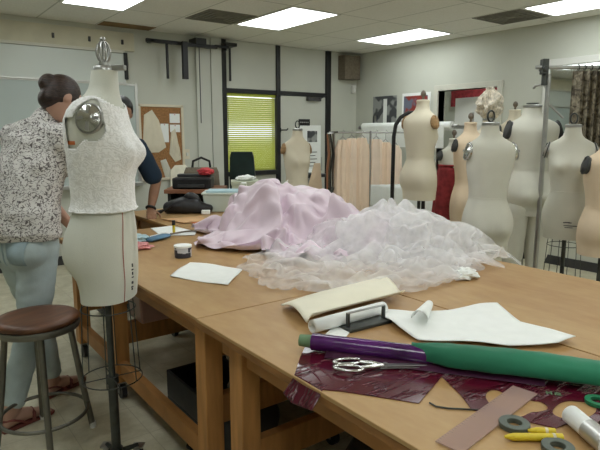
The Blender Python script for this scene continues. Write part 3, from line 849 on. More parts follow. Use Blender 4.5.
# bodice
bod = thing('lace_bodice', 'white lace bodice fitted on the big front dress form', 'bodice', (F1X, F1Y, 0), RZ1)
zs = [.405+.00625*i for i in range(0, 81)]
segs = 160
bm = bmesh.new(); grid = []
for z in zs:
    row = []
    for k in range(segs):
        a = 2*PI*k/segs
        of = .007 + .003*noise.noise((math.cos(a)*9, math.sin(a)*9, z*30))
        if z < .45: of += (.45-z)*.12 * (1+.6*math.sin(a*9))
        p = pt1(z, a, of); row.append(bm.verts.new(p))
    grid.append(row)
for i in range(len(zs)-1):
    for k in range(segs):
        a = 2*PI*(k+.5)/segs; z = (zs[i]+zs[i+1])/2
        # armholes and the scooped opening below each arm plate, round neckline
        skip = False
        for side in (0, PI):
            da = (a-side-(.22 if side == 0 else -.22)+PI) % (2*PI)-PI
            if (da/.46)**2 + ((z-.79)/.085)**2 < 1: skip = True
            fr = da if side == 0 else -da     # positive = towards the front
            if -.85 < fr < .30 and .672+.16*max(0, fr+.45) < z < .80: skip = True
        if z > .865 + .02*math.cos(2*a): skip = True
        if skip: continue
        j = (k+1) % segs
        bm.faces.new((grid[i][k], grid[i][j], grid[i+1][j], grid[i+1][k]))
for v in [v for v in bm.verts if not v.link_faces]: bm.verts.remove(v)
bmesh.ops.recalc_face_normals(bm, faces=bm.faces)
me = bpy.data.meshes.new('lace_shell'); bm.to_mesh(me); bm.free()
for p in me.polygons: p.use_smooth = True
me.materials.append(M['lace'])
ob = bpy.data.objects.new('lace_shell', me); COL.objects.link(ob); ob.parent = bod
md = ob.modifiers.new('s', 'SOLIDIFY'); md.thickness = .003; md.offset = 1
hm = MB(); hm.tube([pt1(.405, 2*PI*k/48, .015+.003*math.sin(k*1.7)) for k in range(48)], .004, 6, closed=True); hm.build('scalloped_hem', M['lace'], bod, smooth=True)

def vdir(x, y, turn):    # facing: away from the camera, turned left by `turn` degrees
    a = math.atan2(x, y) - math.radians(turn); return face_dir(math.sin(a), math.cos(a))
form('small cream dress form in front of the pale back door', 3.215, 4.315, vdir(3.215, 4.315, 205), 1.475, .63, 'muslin', 'woodplate', 'loop', lean=.2, wd=.78, bust=.05)
form('cream dress form with a wooden arm plate beside the curved black rail', 3.574, 3.087, vdir(3.574, 3.087, -38), 1.70, .90, 'muslin', 'woodplate', 'knob', wd=.84, waist=.94)
f4, pt4 = form('white dress form wearing a red skirt behind the wooden-plated form', 4.151, 3.202, vdir(4.15, 3.2, 215), 1.385, .72, 'linenw', 'dark', 'knob', wd=.72)
form('peach dress form between the red skirt and the big white back', 3.885, 2.82, vdir(3.88, 2.8, 25), 1.52, .68, 'linenp', 'dark', 'knob', wd=.80)
form('big white dress form seen from behind with a silver arm plate', 3.10, 2.10, vdir(3.12, 2.1, 24), 1.50, .70, 'linenw', 'chrome', 'loop', wd=.86, butt=.03, lean=.2)
form('full length white trouser form hanging from the metal rack', 4.13, 2.43, vdir(4.11, 2.41, 20), 1.65, .80, 'linenw', 'dark', 'hook', wd=1.12, butt=.035, lean=.2, legs=True, base=False, hang=.15)
form('white dress form facing forward in front of the brocade drapes', 3.734, 1.90, vdir(3.73, 1.9, 183), 1.49, .735, 'linenw', 'steel', 'loop', wd=.84, cage=True, mark=True, bust=.06)
form('peach-tinted dress form at the right edge of the picture', 3.625, 1.595, vdir(3.58, 1.61, 25), 1.40, .68, 'linenp', 'dark', 'loop', wd=.86)
form('cream dress form far back between the big white back and the trouser form', 4.72, 2.95, vdir(4.64, 2.9, 20), 1.645, .76, 'muslin', 'dark', 'knob', wd=.85)
f11, pt11 = form('dress form far back topped by a ruffled ivory piece', 4.24, 2.90, vdir(4.33, 2.98, 10), 1.56, .76, 'muslin', 'dark', 'loop', wd=.80)

# red skirt on the far white form
sk = thing('red_skirt', 'dark red skirt on the white dress form left of the peach form', 'skirt', (4.151, 3.202, 0), vdir(4.15, 3.2, 215))
rings = []
for i in range(18):
    t = i/17; z = lerp(1.16, .42, t)
    ring = []
    for k in range(64):
        a = 2*PI*k/64
        rr = lerp(.128, .19, t**.7)+.012*t*math.sin(a*11+t)+.006*t*math.sin(a*17)
        ring.append(V((rr*math.cos(a), rr*.9*math.sin(a)+.012, z)))
    rings.append(ring)
MB().loft(rings, cap=False).build('skirt_panel', M['redcloth'], sk, smooth=True, solid=.004)
MB().tube([(.13*math.cos(a), .117*math.sin(a)+.012, 1.16) for a in (2*PI*k/40 for k in range(40))], .01, 8, closed=True).build('waistband', M['redcloth'], sk, smooth=True)
# ruffled ivory piece draped on the form behind
rf = MB(); n1, n2 = 60, 22
rings = []
for i in range(n2):
    t = i/(n2-1); ring = []
    for k in range(n1):
        a = 2*PI*k/n1
        rr = .03+.085*math.sin(PI*min(1, t*1.1))**.6
        rr *= 1+.40*noise.noise((math.cos(a)*3, math.sin(a)*3, t*6))
        rr += .012*math.sin(a*14+t*9)
        ring.append(V((rr*math.cos(a)*1.05, rr*math.sin(a)*.8, .26*t+.02*noise.noise((math.cos(a)*5, math.sin(a)*5, 4)))))
    rings.append(ring)
rf.loft(rings)
o = rf.build('ruffled_collar', M['iv'], smooth=True, loc=(4.245, 2.905, 1.575)); tag(o, 'ruffled ivory lace piece on top of a form behind the big white back', 'collar')

# ------------------------------------------------------------------ racks at the right
def rack(name, label, cat, p0, p1, ztop, r, m, curved=False):
    p0 = V((*p0, 0)); p1 = V((*p1, 0)); d = (p1-p0); L_ = d.length; ang = math.atan2(d.y, d.x)
    t = thing(name, label, cat, p0, ang, None)
    return t, L_
t, L_ = rack('garment_rack', 'silver metal garment rack holding the brocade drapes and trouser form', 'rack', (4.02, 2.26), (4.93, 1.56), 1.93, .017, 'steel')
MB().tube([(0,0,.10),(0,0,1.88)], .018, 14).build('upright', M['steel'], t, smooth=True)
MB().tube([(L_,0,.10),(L_,0,1.95)], .018, 14).build('upright', M['steel'], t, smooth=True)
MB().tube([(-.10,0,1.93),(L_,0,1.93)], .014, 12).build('top_bar', M['steel'], t, smooth=True)
for x in (0, L_):
    MB().tube([(x,-.25,.10),(x,.25,.10)], .015, 12).build('foot', M['steel'], t, smooth=True)
    for y in (-.23, .23): caster(t, x, y, 0, .035)
MB().tube([(0,0,.13),(L_,0,.13)], .012, 10).build('lower_bar', M['steel'], t, smooth=True)
b = MB().box((-.06,-.03,1.88),(-.015,.03,1.99)).cyl((-.04,-.05,1.92),(-.04,.05,1.92),.02).cyl((-.03,0,1.80),(-.03,0,1.90),.022)
b.build('clamp', M['iron'], t, bevel=.004)
MB().tube([(-.01,.24,1.80),(-.01,.20,1.815),(-.005,.06,1.815),(0,0,1.76)], .010, 10).build('hanging_arm', M['steel'], t, smooth=True)
MB().tube([(.02,0,1.66),(.12,-.02,1.56)], .008, 8).build('brace', M['steel'], t)
# brocade drapes
def drape(label, s0, s1, ztop, zbot, m, seed):
    n = 70; rings = []
    for i in range(14):
        z = lerp(ztop, zbot, i/13); row = []
        for k in range(n):
            u = k/(n-1)
            row.append(V((lerp(s0, s1, u), .028*math.sin(u*34+seed+.3*math.sin(i*.5))+.014*math.sin(u*71+seed*2), z)))
        rings.append(row)
    rows = [[p+V((0,.004,0)) for p in r_] for r_ in rings]
    o = MB().loft(rings, cap=False, closed=False).build('drape', M[m], smooth=True, solid=.004)
    o.location = t.location; o.rotation_euler = t.rotation_euler
    tag(o, label, 'drapes', 'brocade drapes on the rack')
    hk = MB()
    for k in range(6):
        u = (k+.5)/6; x = lerp(s0, s1, u)
        hk.tube([(x+.0, .02*math.cos(a), 1.93+.02*math.sin(a)) for a in (2*PI*q/14 for q in range(14))], .0035, 6, closed=True)
    hk.build('curtain_rings', M['iron'], o)
drape('brown brocade drape nearest the silver rack upright', .19, .48, 1.905, 1.08, 'brocade', .4)
drape('brown brocade drape at the right edge of the picture', .50, .95, 1.905, 1.10, 'brocade', 2.1)

# mirror on the right wall
o = thing('wall_mirror', 'tall white-framed mirror on the right wall behind the brocade rack', 'mirror', (BX, 2.98, 1.5))
MB().box((-.02, -.33, -.68), (-.012, .31, .66)).build('glass', M['mirror'], o)
b = MB()
for lo, hi in (((-.38,-.73),(-.33,.73)), ((.31,-.73),(.37,.73)), ((-.38,.66),(.37,.73)), ((-.38,-.74),(.37,-.68))): b.box((-.035, lo[0], lo[1]), (0, hi[0], hi[1]))
b.build('frame', M['white'], o, bevel=.004)

# chrome rack with blush dresses
r0, r1 = V((3.53, 4.13, 0)), V((3.98, 3.83, 0))
t2 = thing('garment_rack', 'thin chrome rack of blush dresses in the back corner', 'rack', r0, math.atan2(r1.y-r0.y, r1.x-r0.x))
LL = .70
MB().tube([(0,0,.08),(0,0,1.46)], .010, 10).build('upright', M['steel'], t2, smooth=True)
MB().tube([(.345,-.05,.08),(.345,-.05,1.47)], .011, 10).build('upright', M['steel'], t2, smooth=True)
MB().tube([(-.04,0,1.455),(LL,0,1.455)], .009, 10).build('top_bar', M['steel'], t2, smooth=True)
MB().tube([(0,-.22,1.46),(0,.22,1.46)], .008, 8).build('end_arm', M['iron'], t2, smooth=True)
MB().tube([(0,0,.10),(LL,0,.10)], .01, 8).build('lower_bar', M['steel'], t2, smooth=True)
for x in (0, LL): 
    MB().tube([(x,-.25,.08),(x,.25,.08)], .01, 8).build('foot', M['steel'], t2, smooth=True)
    for y in (-.23, .23): caster(t2, x, y, 0, .03)
def dress(label, s, y, w, ztop, zbot, m, seed):
    o = thing('blush_dress', label, 'dress', t2.matrix_basis @ V((s, y, 0)), t2.rotation_euler.z, 'blush dresses on the chrome rack')
    n = 40; rings = []
    for i in range(16):
        u = i/15; z = lerp(ztop, zbot, u)
        ww = w*(.55+.45*min(1, u*7))*(1+.12*u); ring = []
        for k in range(n):
            a = 2*PI*k/n
            f = 1+.10*math.sin(a*7+seed+u)+.06*math.sin(a*13+seed*3)
            ring.append(V((ww*math.cos(a)*f, .065*math.sin(a)*f*(1+.3*u), z)))
        rings.append(ring)
    MB().loft(rings).build('skirt', M[m], o, smooth=True)
    hb = MB()
    hb.tube([(-w*.5,0,ztop-.005),(0,0,ztop+.03),(w*.5,0,ztop-.005)], .005, 6)
    hb.tube([(0,0,ztop+.03),(0,0,1.44),(.015,0,1.468),(.0,0,1.48)], .0035, 6)
    hb.build('hanger', M['steel'], o, smooth=True)
for i, (s, y, w, zt, m) in enumerate(((.075,-.06,.072,1.385,'dressblush'),(.165,-.03,.074,1.40,'dressblush2'),(.26,-.05,.072,1.405,'dressblush'),(.42,.04,.074,1.39,'dressblush2'),(.515,.05,.07,1.36,'dressblush'),(.61,.06,.068,1.33,'dressblush2'))):
    dress(['blush dress nearest the dark belts at the left end of the chrome rack','pale blush dress second from the left on the chrome rack','blush dress just left of the chrome rack upright',
           'pale blush dress just right of the chrome rack upright','blush dress second from the right on the chrome rack','palest blush dress at the right end of the chrome rack'][i], s, y, w, zt, .62 if i < 3 else .95, m, i*1.3)
# belts and dark bag hanging on the rack end
o = thing('hanging_belts', 'bunch of dark belts and straps hanging at the left end of the chrome rack', 'belts', (3.47, 4.13, 0), .4)
for i, (x, y, z0, m) in enumerate(((-.05,0,.86,'shelfwood'),(-.02,-.02,.80,'iron'),(.01,.01,.92,'brownbox'),(.03,-.02,.84,'knob'))):
    MB().tube([(x,y,1.44),(x+.02*math.sin(i*2),y-.02,1.25),(x-.02,y-.01,1.08),(x+.01,y,z0)], [.012,.022,.018,.014], 8, flat=.5).build('belt', M[m], o, smooth=True)
MB().tube([(.02+.05*math.cos(a), -.03, .86+.055*math.sin(a)) for a in (2*PI*k/18 for k in range(18))], .02, 8, closed=True).build('strap_coil', M['iron'], o, smooth=True)
MB().tube([(0,.0,1.455+.012),(0,0,1.44)], .006, 6).tube([(-.06,-.01,1.445),(.05,-.01,1.445)], .008, 6).build('hook', M['steel'], o)
hung2 = hung('muslin_flap', 'pale muslin flap hanging beside the dark belts', 'garment', [(-.03,.26),(.03,.26),(.05,.0),(-.09,.03)], 0, 0, 'linenp')
hung2.location = (3.39, 4.22, .90); hung2.rotation_euler = (0, 0, -.6)

# curved black rail in front of the wooden-plated form
t3 = thing('curved_rail', 'black pipe rack with a curved shoulder left of the wooden-plated form', 'rack', (3.535, 3.35, 0), math.radians(-28))
MB().tube([(0,0,.05),(0,0,1.42),(.015,0,1.52),(.055,0,1.58),(.12,0,1.62),(.20,0,1.625),(.255,0,1.60),(.285,0,1.5),(.29,0,.05)], .017, 12).build('hoop', M['black'], t3, smooth=True)
for x in (0, .29): 
    MB().tube([(x,-.10,.05),(x,.22,.05)], .016, 10).build('foot', M['black'], t3, smooth=True)
    for y in (-.09, .2): caster(t3, x, y, -.0, .02)
# paper rolls on a wall holder
t4 = thing('paper_roll_holder', 'metal holder on the right wall carrying two paper rolls', 'holder', (BX-.003, 5.1, 0))
for y in (.83, -.85):
    MB().box((-.36, y-.008, .62), (0, y+.008, .66)).box((-.36, y-.008, 1.50), (0, y+.008, 1.54)).box((-.03, y-.012, .5), (0, y+.012, 1.7)).build('bracket', M['steel'], t4)
def roll(label, z, r):
    o = thing('paper_roll', label, 'paper roll', (BX-.31, 5.1, z), 0, 'white paper rolls on the wall holder')
    MB().tube([(0,-.78,0),(0,.78,0)], r, 28).build('paper', M['whitep'], o, smooth=True)
    MB().tube([(0,-.86,0),(0,.86,0)], .02, 12).build('spindle', M['steel'], o, smooth=True)
    pb = MB(); pb.loft([[V((-r-.001, y, 0)) for y in (-.7, 0, .75)], [V((-r-.006, y, -.14)) for y in (-.7, 0, .75)], [V((-r+.002, y, -.27)) for y in (-.7, 0, .75)]], closed=False, cap=False)
    pb.build('loose_end', M['whitep'], o, solid=.002)
roll('upper white paper roll on the wall holder below the prints', 1.535, .055)
roll('lower white paper roll on the wall holder behind the lilac gown', .70, .065)

# ------------------------------------------------------------------ office corner at the back
o = thing('office_chair', 'dark green high-backed office chair in front of the window', 'chair', (3.20, 5.24, 0), vdir(2.86, 4.95, 170))
bk = []
for z, w_, y in ((.50,.13,.19),(.55,.135,.20),(.75,.14,.215),(1.0,.135,.235),(1.20,.125,.26),(1.255,.11,.265)):
    bk.append([V((sx*w_, y+dy, z)) for sx, dy in ((-1,-.02),(-.9,-.045),(.9,-.045),(1,-.02),(1,.03),(-1,.03))])
MB().loft(bk).build('backrest', M['officechair'], o, smooth=True)
MB().loft([[V((sx*.09, y_, z)) for sx, y_ in ((-1,y-.048),(1,y-.048),(1,y-.04),(-1,y-.04))] for z, y in ((.62,.205),(1.0,.232),(1.12,.245))]).build('back_panel', M['teal'], o)
MB().box((-.24,-.24,.44),(.24,.22,.53)).build('seat', M['officechair'], o, bevel=.03)
for s_ in (-1,1): MB().tube([(s_*.26,.12,.48),(s_*.29,.1,.68),(s_*.29,-.16,.68)], .018, 8).build('armrest', M['blackp'], o, smooth=True)
MB().cyl((0,0,.10),(0,0,.44),.03).build('column', M['blackp'], o)
for k in range(5):
    a = 2*PI*k/5
    MB().tube([(0,0,.12),(.28*math.cos(a),.28*math.sin(a),.075)], [.025,.016], 8).build('foot', M['blackp'], o, smooth=True)
    caster(o, .28*math.cos(a), .28*math.sin(a), 0, .025)
# cloth on the chair
def crumple(name, label, cat, loc, r, m, seed, amp=.35, grp=None):
    b = MB(); rings = []
    for i in range(1, 14):
        a = PI*i/14; ring = []
        for k in range(28):
            c = 2*PI*k/28
            d = V((math.sin(a)*math.cos(c), math.sin(a)*math.sin(c), -math.cos(a)))
            f = 1+amp*noise.noise(d*2.1+V((seed,0,0)))+amp*.5*noise.noise(d*5.3+V((0,seed,0)))
            p = V((d.x*r[0]*f, d.y*r[1]*f, max(-.0, d.z*f*r[2]+r[2]*.75)))
            ring.append(p)
        rings.append(ring)
    ob = b.loft(rings).build(name, M[m], loc=loc); tag(ob, label, cat, grp); return ob
cart = thing('printer_cart', 'dark cart with a brown wooden shelf in the back corner', 'cart', (2.55, 5.14, 0), -.62)
MB().box((-.26,-.2,.04),(.26,.2,.08)).box((-.26,.17,.08),(.26,.2,.86)).build('body', M['blackp'], cart)
for sx in (-.245, .245): MB().box((sx-.015,-.2,.08),(sx+.015,.2,.86)).build('side_panel', M['blackp'], cart)
MB().box((-.29,-.23,.86),(.29,.21,.90)).build('top_shelf', M['shelfwood'], cart, bevel=.005)
MB().box((-.23,-.19,.45),(.23,.17,.48)).build('shelf', M['blackp'], cart)
for sx in (-.22,.22):
    for sy in (-.16,.16): caster(cart, sx, sy, -.0, .016)
o = thing('printer', 'black printer on the cart by the wall', 'printer', (2.51, 5.13, .90), -.62)
MB().box((-.19,-.15,0),(.19,.15,.11)).build('body', M['blackp'], o, bevel=.015)
MB().box((-.13,-.19,.02),(.13,-.15,.045)).build('paper_tray', M['dark'], o)
MB().box((-.17,.02,.11),(.17,.14,.135)).build('scanner_lid', M['dark'], o, bevel=.006)
o = thing('handbag', 'grey handbag with a black arched handle behind the printer', 'bag', (2.84, 5.60, .76), -.5)
MB().loft([[V((sx*a, sy*b_, z)) for sx, sy in ((-1,-.7),(-.7,-1),(.7,-1),(1,-.7),(1,.7),(.7,1),(-.7,1),(-1,.7))] for a, b_, z in ((.18,.10,0),(.20,.11,.10),(.19,.09,.26),(.17,.06,.31))]).build('body', M['brownbox'], o, smooth=True)
MB().tube([(-.10,0,.30),(-.09,0,.38),(0,0,.42),(.09,0,.38),(.10,0,.30)], .014, 8).build('handle', M['black'], o, smooth=True)
o = thing('side_stand', 'low dark stand behind the printer cart holding the handbag', 'stand', (2.85, 5.60, 0), -.5)
MB().box((-.26,-.16,.72),(.26,.16,.76)).build('top', M['blackp'], o)
for sx in (-.23,.23):
    for sy in (-.13,.13): MB().box((sx-.015,sy-.015,0),(sx+.015,sy+.015,.72)).build('leg', M['blackp'], o)
crumple('red_cloth', 'crumpled bright red cloth on the printer', 'cloth', (2.62, 5.08, 1.03), (.085,.07,.04), 'red', 3.3)
crumple('white_cloth', 'crumpled white cloth on top of the green storage box', 'cloth', (2.95, 4.83, .975), (.10,.06,.03), 'whitep', 8.1)
o = thing('green_box', 'pale green storage box between the cart and the office chair', 'box', (2.94, 4.84, 0), -.5)
MB().box((-.13,-.12,0),(.13,.12,.93)).build('body', M['dark'], o, bevel=.005)
MB().box((-.14,-.13,.93),(.14,.13,.972)).box((-.135,-.128,.86),(.135,-.12,.93)).build('lid', M['paleplastic'], o, bevel=.005)
o = thing('clear_bin', 'pale clear plastic bin with blue cloth inside on the farthest table', 'bin', (2.36, 4.14, .79), -.6)
b = MB()
b.loft([[V((sx*a, sy*b_, z)) for sx, sy in ((-1,-1),(1,-1),(1,1),(-1,1))] for a, b_, z in ((.20,.12,0),(.215,.135,.15))])
b.build('body', M['binplastic'], o, bevel=.01)
MB().box((-.225,-.145,.15),(.225,.145,.165)).build('rim', M['binplastic'], o, bevel=.004)
MB().box((-.19,-.11,.165),(.19,.11,.178)).build('blue_cloth', M['bluep'], o, bevel=.006, label='pale blue cloth')
o = thing('file_holder', 'upright pale green file holder in front of the office chair', 'file', (2.66, 4.40, .79), -.6)
MB().box((-.028,-.05,0),(.028,.05,.20)).build('case', M['paleplastic'], o, bevel=.004)
MB().box((-.022,-.046,.20),(.022,.046,.206)).build('papers', M['whitep'], o)
# black bag on the farthest table
o = thing('black_bag', 'slumped black bag on the farthest table next to the man', 'bag', (1.98, 4.20, .79), -.55)
b = MB(); b.limb([(-.14,0,.05),(-.05,0,.06),(.07,.01,.055),(.18,0,.04)], [(.05,.05),(.075,.075),(.08,.06),(.045,.04)], (0,1,0)).limb([(-.02,.03,.10),(.03,.03,.14),(.09,.03,.10)], [(.03,.03),(.04,.035),(.03,.03)], (0,1,0))
ob = b.build('body', M['blackp'], o, smooth=True)
warp(ob, lambda c: V((c.x, c.y, max(0.002, c.z+.02*noise.noise(c*14)))))
MB().tube([(-.10,-.05,.08),(-.2,-.08,.02),(-.27,0,.01),(-.20,.06,.02)], .009, 8).build('strap', M['black'], o, smooth=True)
MB().box((.13,-.09,.0),(.20,-.05,.035)).build('tag', M['whitep'], o, bevel=.006, label='white tag')

# sewing side table right of the window
o = thing('small_stand', 'small dark stand under the window sill beside the small dress form', 'stand', (4.62, 5.95, 0))
MB().box((-.22,-.18,.86),(.22,.18,.90)).build('top', M['blackp'], o)
MB().cyl((0,0,.02),(0,0,.86),.03).build('post', M['blackp'], o)
MB().box((-.2,-.16,0),(.2,.16,.03)).build('foot', M['blackp'], o)
MB().cyl((-.12,-.17,.72),(-.12,-.17,.86),.012).build('crank', M['steel'], o)
crumple('paper_pile', 'loose white papers on the small stand under the window', 'papers', (4.62, 5.95, .90), (.16,.12,.035), 'whitep', 5.2, .2)


# ------------------------------------------------------------------ stool
st = thing('work_stool', 'backless stool with round brown wooden seat at the front left', 'stool', (.50, 2.69, 0), .3)
MB().lathe([(.02,.585),(.172,.585),(.180,.591),(.183,.603),(.176,.613),(.14,.617),(.06,.613),(.01,.612)], seg=40).build('seat', M['seat'], st, smooth=True)
MB().lathe([(.15,.555),(.180,.555),(.186,.572),(.180,.585),(.15,.585)], seg=40).build('seat_rim', M['green_iron'], st, smooth=True)
RH = .19
for k in range(4):
    a = math.radians(45+90*k)+.35
    c, s_ = math.cos(a), math.sin(a)
    lg = MB().tube([(.135*c,.135*s_,.568),(.17*c,.17*s_,.28),(.21*c,.21*s_,.012)], .0145, 10).build('leg', M['green_iron'], st, smooth=True)
    MB().cyl((.2115*c,.2115*s_,0),(.2105*c,.2105*s_,.03),.016, seg=12).build('glide', M['white'], lg, smooth=True)
MB().tube([(.193*math.cos(a),.193*math.sin(a),.135) for a in (2*PI*k/48 for k in range(48))], .009, 8, closed=True).build('foot_ring', M['green_iron'], st, smooth=True)

# ------------------------------------------------------------------ people
def hand(b, wrist, dirv, palm_n, sc=1.0, curl=.35, mirror=1):
    """palm, four unequal bent fingers and a thumb off the side"""
    w = V(wrist); d = V(dirv).normalized(); n = V(palm_n); n = (n-d*n.dot(d)).normalized(); s_ = d.cross(n)*mirror
    b.limb([w-d*.02, w+d*.03*sc, w+d*.085*sc], [(.026*sc,.018*sc),(.036*sc,.017*sc),(.040*sc,.013*sc)], s_, 14)
    for i, (off, ln) in enumerate(((-.030,.070),(-.010,.082),(.011,.076),(.031,.060))):
        p0 = w+d*.075*sc+s_*off*sc
        p1 = p0+(d+n*curl*.4).normalized()*ln*.45*sc
        p2 = p1+(d+n*curl*1.4).normalized()*ln*.32*sc
        p3 = p2+(d+n*curl*2.4).normalized()*ln*.25*sc
        b.limb([p0,p1,p2,p3], [(.0092*sc,.0092*sc),(.0088*sc,.0088*sc),(.008*sc,.008*sc),(.007*sc,.007*sc)], s_, 10)
    p0 = w+d*.02*sc-s_*.028*sc
    p1 = p0+(d*.7-s_*.7+n*.2).normalized()*.045*sc; p2 = p1+(d*.9-s_*.25+n*.3).normalized()*.035*sc
    b.limb([p0,p1,p2], [(.013*sc,.013*sc),(.0105*sc,.0105*sc),(.008*sc,.008*sc)], s_, 10)
def head(b, c, fwd, up, r=1.0):
    c = V(c); f = V(fwd).normalized(); u = V(up); u = (u-f*u.dot(f)).normalized(); s_ = f.cross(u)
    m = Matrix((s_, f, u)).transposed()
    b.ell(c, (.074*r,.095*r,.108*r), m)
    b.ell(c+f*.022*r-u*.05*r, (.056*r,.068*r,.066*r), m)                 # jaw
    b.ell(c+f*.072*r-u*.092*r, (.022*r,.018*r,.016*r), m, 12, 8)         # chin
    b.limb([c+f*.090*r+u*.012*r, c+f*.105*r-u*.018*r, c+f*.108*r-u*.028*r], [(.009*r,.010*r),(.013*r,.012*r),(.015*r,.010*r)], s_, 10)  # nose
    b.limb([c+f*.089*r-u*.058*r-s_*.022*r, c+f*.097*r-u*.056*r, c+f*.089*r-u*.058*r+s_*.022*r], [(.006*r,.006*r)]*3, u, 8)     # lips
    for k in (-1, 1):
        b.ell(c+f*.086*r+u*.028*r+s_*k*.032*r, (.022*r,.010*r,.007*r), m, 10, 8)   # brow
        b.ell(c+s_*k*.077*r-f*.004*r-u*.008*r, (.010*r,.022*r,.032*r), m, 12, 8)   # ear
        b.ell(c+f*.074*r-u*.025*r+s_*k*.036*r, (.024*r,.018*r,.022*r), m, 12, 8)   # cheek
    return m
def eyes(parent, c, m, r=1.0):
    for k in (-1, 1):
        p = V(c)+m @ V((k*.031*r, .0795*r, .006*r))
        e = MB().ell(p, (.0115*r,.0085*r,.0065*r), m, 14, 10).build('eye', M['whitep'], parent, smooth=True)
        MB().ell(p+m @ V((0, .0072*r, 0)), (.0052*r,.003*r,.0052*r), m, 12, 8).build('iris', M['ink'], e, smooth=True)

# woman bending over the table ------------------------------------------------
fw = V((.87, .49, 0)).normalized(); sd = V((fw.y, -fw.x, 0))    # sd = her right
wo = thing('person', 'woman in printed blouse and pale jeans bending over the table, seen from behind', 'person', (.545, 3.055, 0))
O = V((.545, 3.055, 0))
def w(f, s_, z): return V((0,0,z)) + fw*f + sd*s_
pel = w(.0, 0, .90)
RF, LF = V((.345, 2.875, 0))-O, V((.60, 3.13, 0))-O           # heels
toeR, toeL = V((.94,.34,0)).normalized(), V((.88,.47,0)).normalized()
hdC = V((.765, 3.03, 1.618))-O
neckb = V((.695, 3.075, 1.52))-O
b = MB()
b.limb([w(0,0,.84), pel, w(.02,0,1.05), w(.06,0,1.22), w(.115,0,1.38), neckb+V((-.02,0,-.03))], [(.165,.11),(.170,.118),(.138,.10),(.145,.105),(.16,.10),(.075,.06)], sd, 22)
b.limb([neckb+V((-.02,0,-.05)), neckb+V((.02,0,.02)), hdC+V((-.02,0,-.04))], [(.060,.06),(.052,.055),(.052,.056)], sd, 16)
hf = (fw*.80+sd*.38+V((0,0,-.58))).normalized(); hu = V((fw.x*.58, fw.y*.58, .80))
hm_ = head(b, hdC, hf, hu, .98)
shR, shL = w(.125,.175,1.415), w(.125,-.175,1.415)
elR, elL = w(.25,.215,1.16), w(.27,-.21,1.15)
wrR, wrL = w(.43,.12,.865), w(.44,-.10,.865)
for s_, e_, wr, k in ((shR, elR, wrR, 1), (shL, elL, wrL, -1)):
    b.limb([s_, lerp(s_, e_, .5), e_], [(.047,.05),(.044,.046),(.036,.038)], sd, 14)
    b.limb([e_, lerp(e_, wr, .4), wr], [(.037,.038),(.036,.037),(.024,.022)], sd, 14)
    hand(b, wr, (wr-e_).normalized()*.6+V((fw.x*.8, fw.y*.8, .1)), (0,0,-1), .92, .22, k)
def leg(hip, knee, ankle, toe, k):
    b.limb([hip, lerp(hip, knee, .5), knee], [(.088,.092),(.075,.08),(.055,.058)], sd, 16)
    b.limb([knee, lerp(knee, ankle, .35)-fw*.012, ankle], [(.054,.056),(.052,.056),(.032,.036)], sd, 16)
    b.limb([ankle+V((0,0,.03)), ankle-V((0,0,.02))-toe*.018], [(.034,.038),(.032,.036)], sd, 14)
    ft = V((ankle.x, ankle.y, 0))
    ts = V((toe.y, -toe.x, 0))
    b.limb([ft-toe*.035+V((0,0,.036)), ft+toe*.05+V((0,0,.05)), ft+toe*.12+V((0,0,.032)), ft+toe*.165+V((0,0,.026))], [(.03,.025),(.032,.036),(.042,.021),(.040,.014)], ts, 14)
    for i, (o_, ln) in enumerate(((-.03,.035),(-.012,.03),(.004,.026),(.018,.022),(.031,.016))):
        o_ *= k
        b.limb([ft+toe*.16+ts*o_+V((0,0,.025)), ft+toe*(.165+ln)+ts*o_+V((0,0,.022))], [(.0095,.010),(.008,.008)], ts, 8)
hipR, hipL = w(0,.085,.85), w(0,-.085,.85)
anR, anL = RF+toeR*.05+V((0,0,.085)), LF+toeL*.05+V((0,0,.085))
knR, knL = lerp(hipR, anR, .50)+fw*.035, lerp(hipL, anL, .50)+fw*.035
leg(hipR, knR, anR, toeR, 1); leg(hipL, knL, anL, toeL, -1)
body = b.build('body', M['skin'], wo); remesh(body, .006, 3)
eyes(wo, hdC, hm_, .98)
# hair with bun
hb = MB()
hb.ell(hdC+hm_ @ V((0,-.018,.022)), (.086,.097,.104), hm_, 24, 16)
hb.ell(hdC+hm_ @ V((0,-.055,-.030)), (.072,.055,.06), hm_, 20, 14)
hb.ell(hdC+hm_ @ V((-.0,-.098,.034)), (.050,.042,.048), hm_, 18, 12)
hr = hb.build('hair', M['hair'], wo); remesh(hr, .006, 3)
# carve the hairline: keep the face clear
warp(hr, lambda c: (lambda q: hdC + hm_ @ V((q.x, min(q.y, .050+max(0,(q.z-.05))*.55), q.z)) if q.z < .09 else c)(hm_.transposed() @ (c-hdC)))
# blouse
b = MB()
b.limb([w(-.005,0,.955), w(.0,0,1.02), w(.03,0,1.14), w(.065,0,1.25), w(.105,0,1.38), w(.13,0,1.45)], [(.205,.158),(.198,.152),(.182,.140),(.186,.138),(.182,.125),(.125,.09)], sd, 32)
b.limb([w(.125,-.16,1.43), w(.10,0,1.465), w(.125,.16,1.43)], [(.06,.07),(.065,.075),(.06,.07)], V((0,0,1)), 20)
b.limb([neckb+V((-.045,0,-.07)), neckb+V((-.005,0,.0))], [(.085,.078),(.068,.066)], sd, 22)
for s_, e_, wr in ((shR, elR, wrR), (shL, elL, wrL)):
    b.limb([lerp(s_, e_, -.05), lerp(s_, e_, .5), lerp(e_, wr, .05), lerp(e_, wr, .22)], [(.072,.074),(.070,.073),(.064,.068),(.058,.062)], sd, 20)
bl_ = b.build('blouse', M['blouse'], wo); remesh(bl_, .0085, 3)
warp(bl_, lambda c: c + V((fw.x, fw.y, 0))*(.012*noise.noise(V((c.x*7, c.y*7, c.z*13)))+.006*noise.noise(c*24)) if c.z > .95 else V((c.x, c.y, max(c.z, .925+.012*noise.noise(c*9)))))
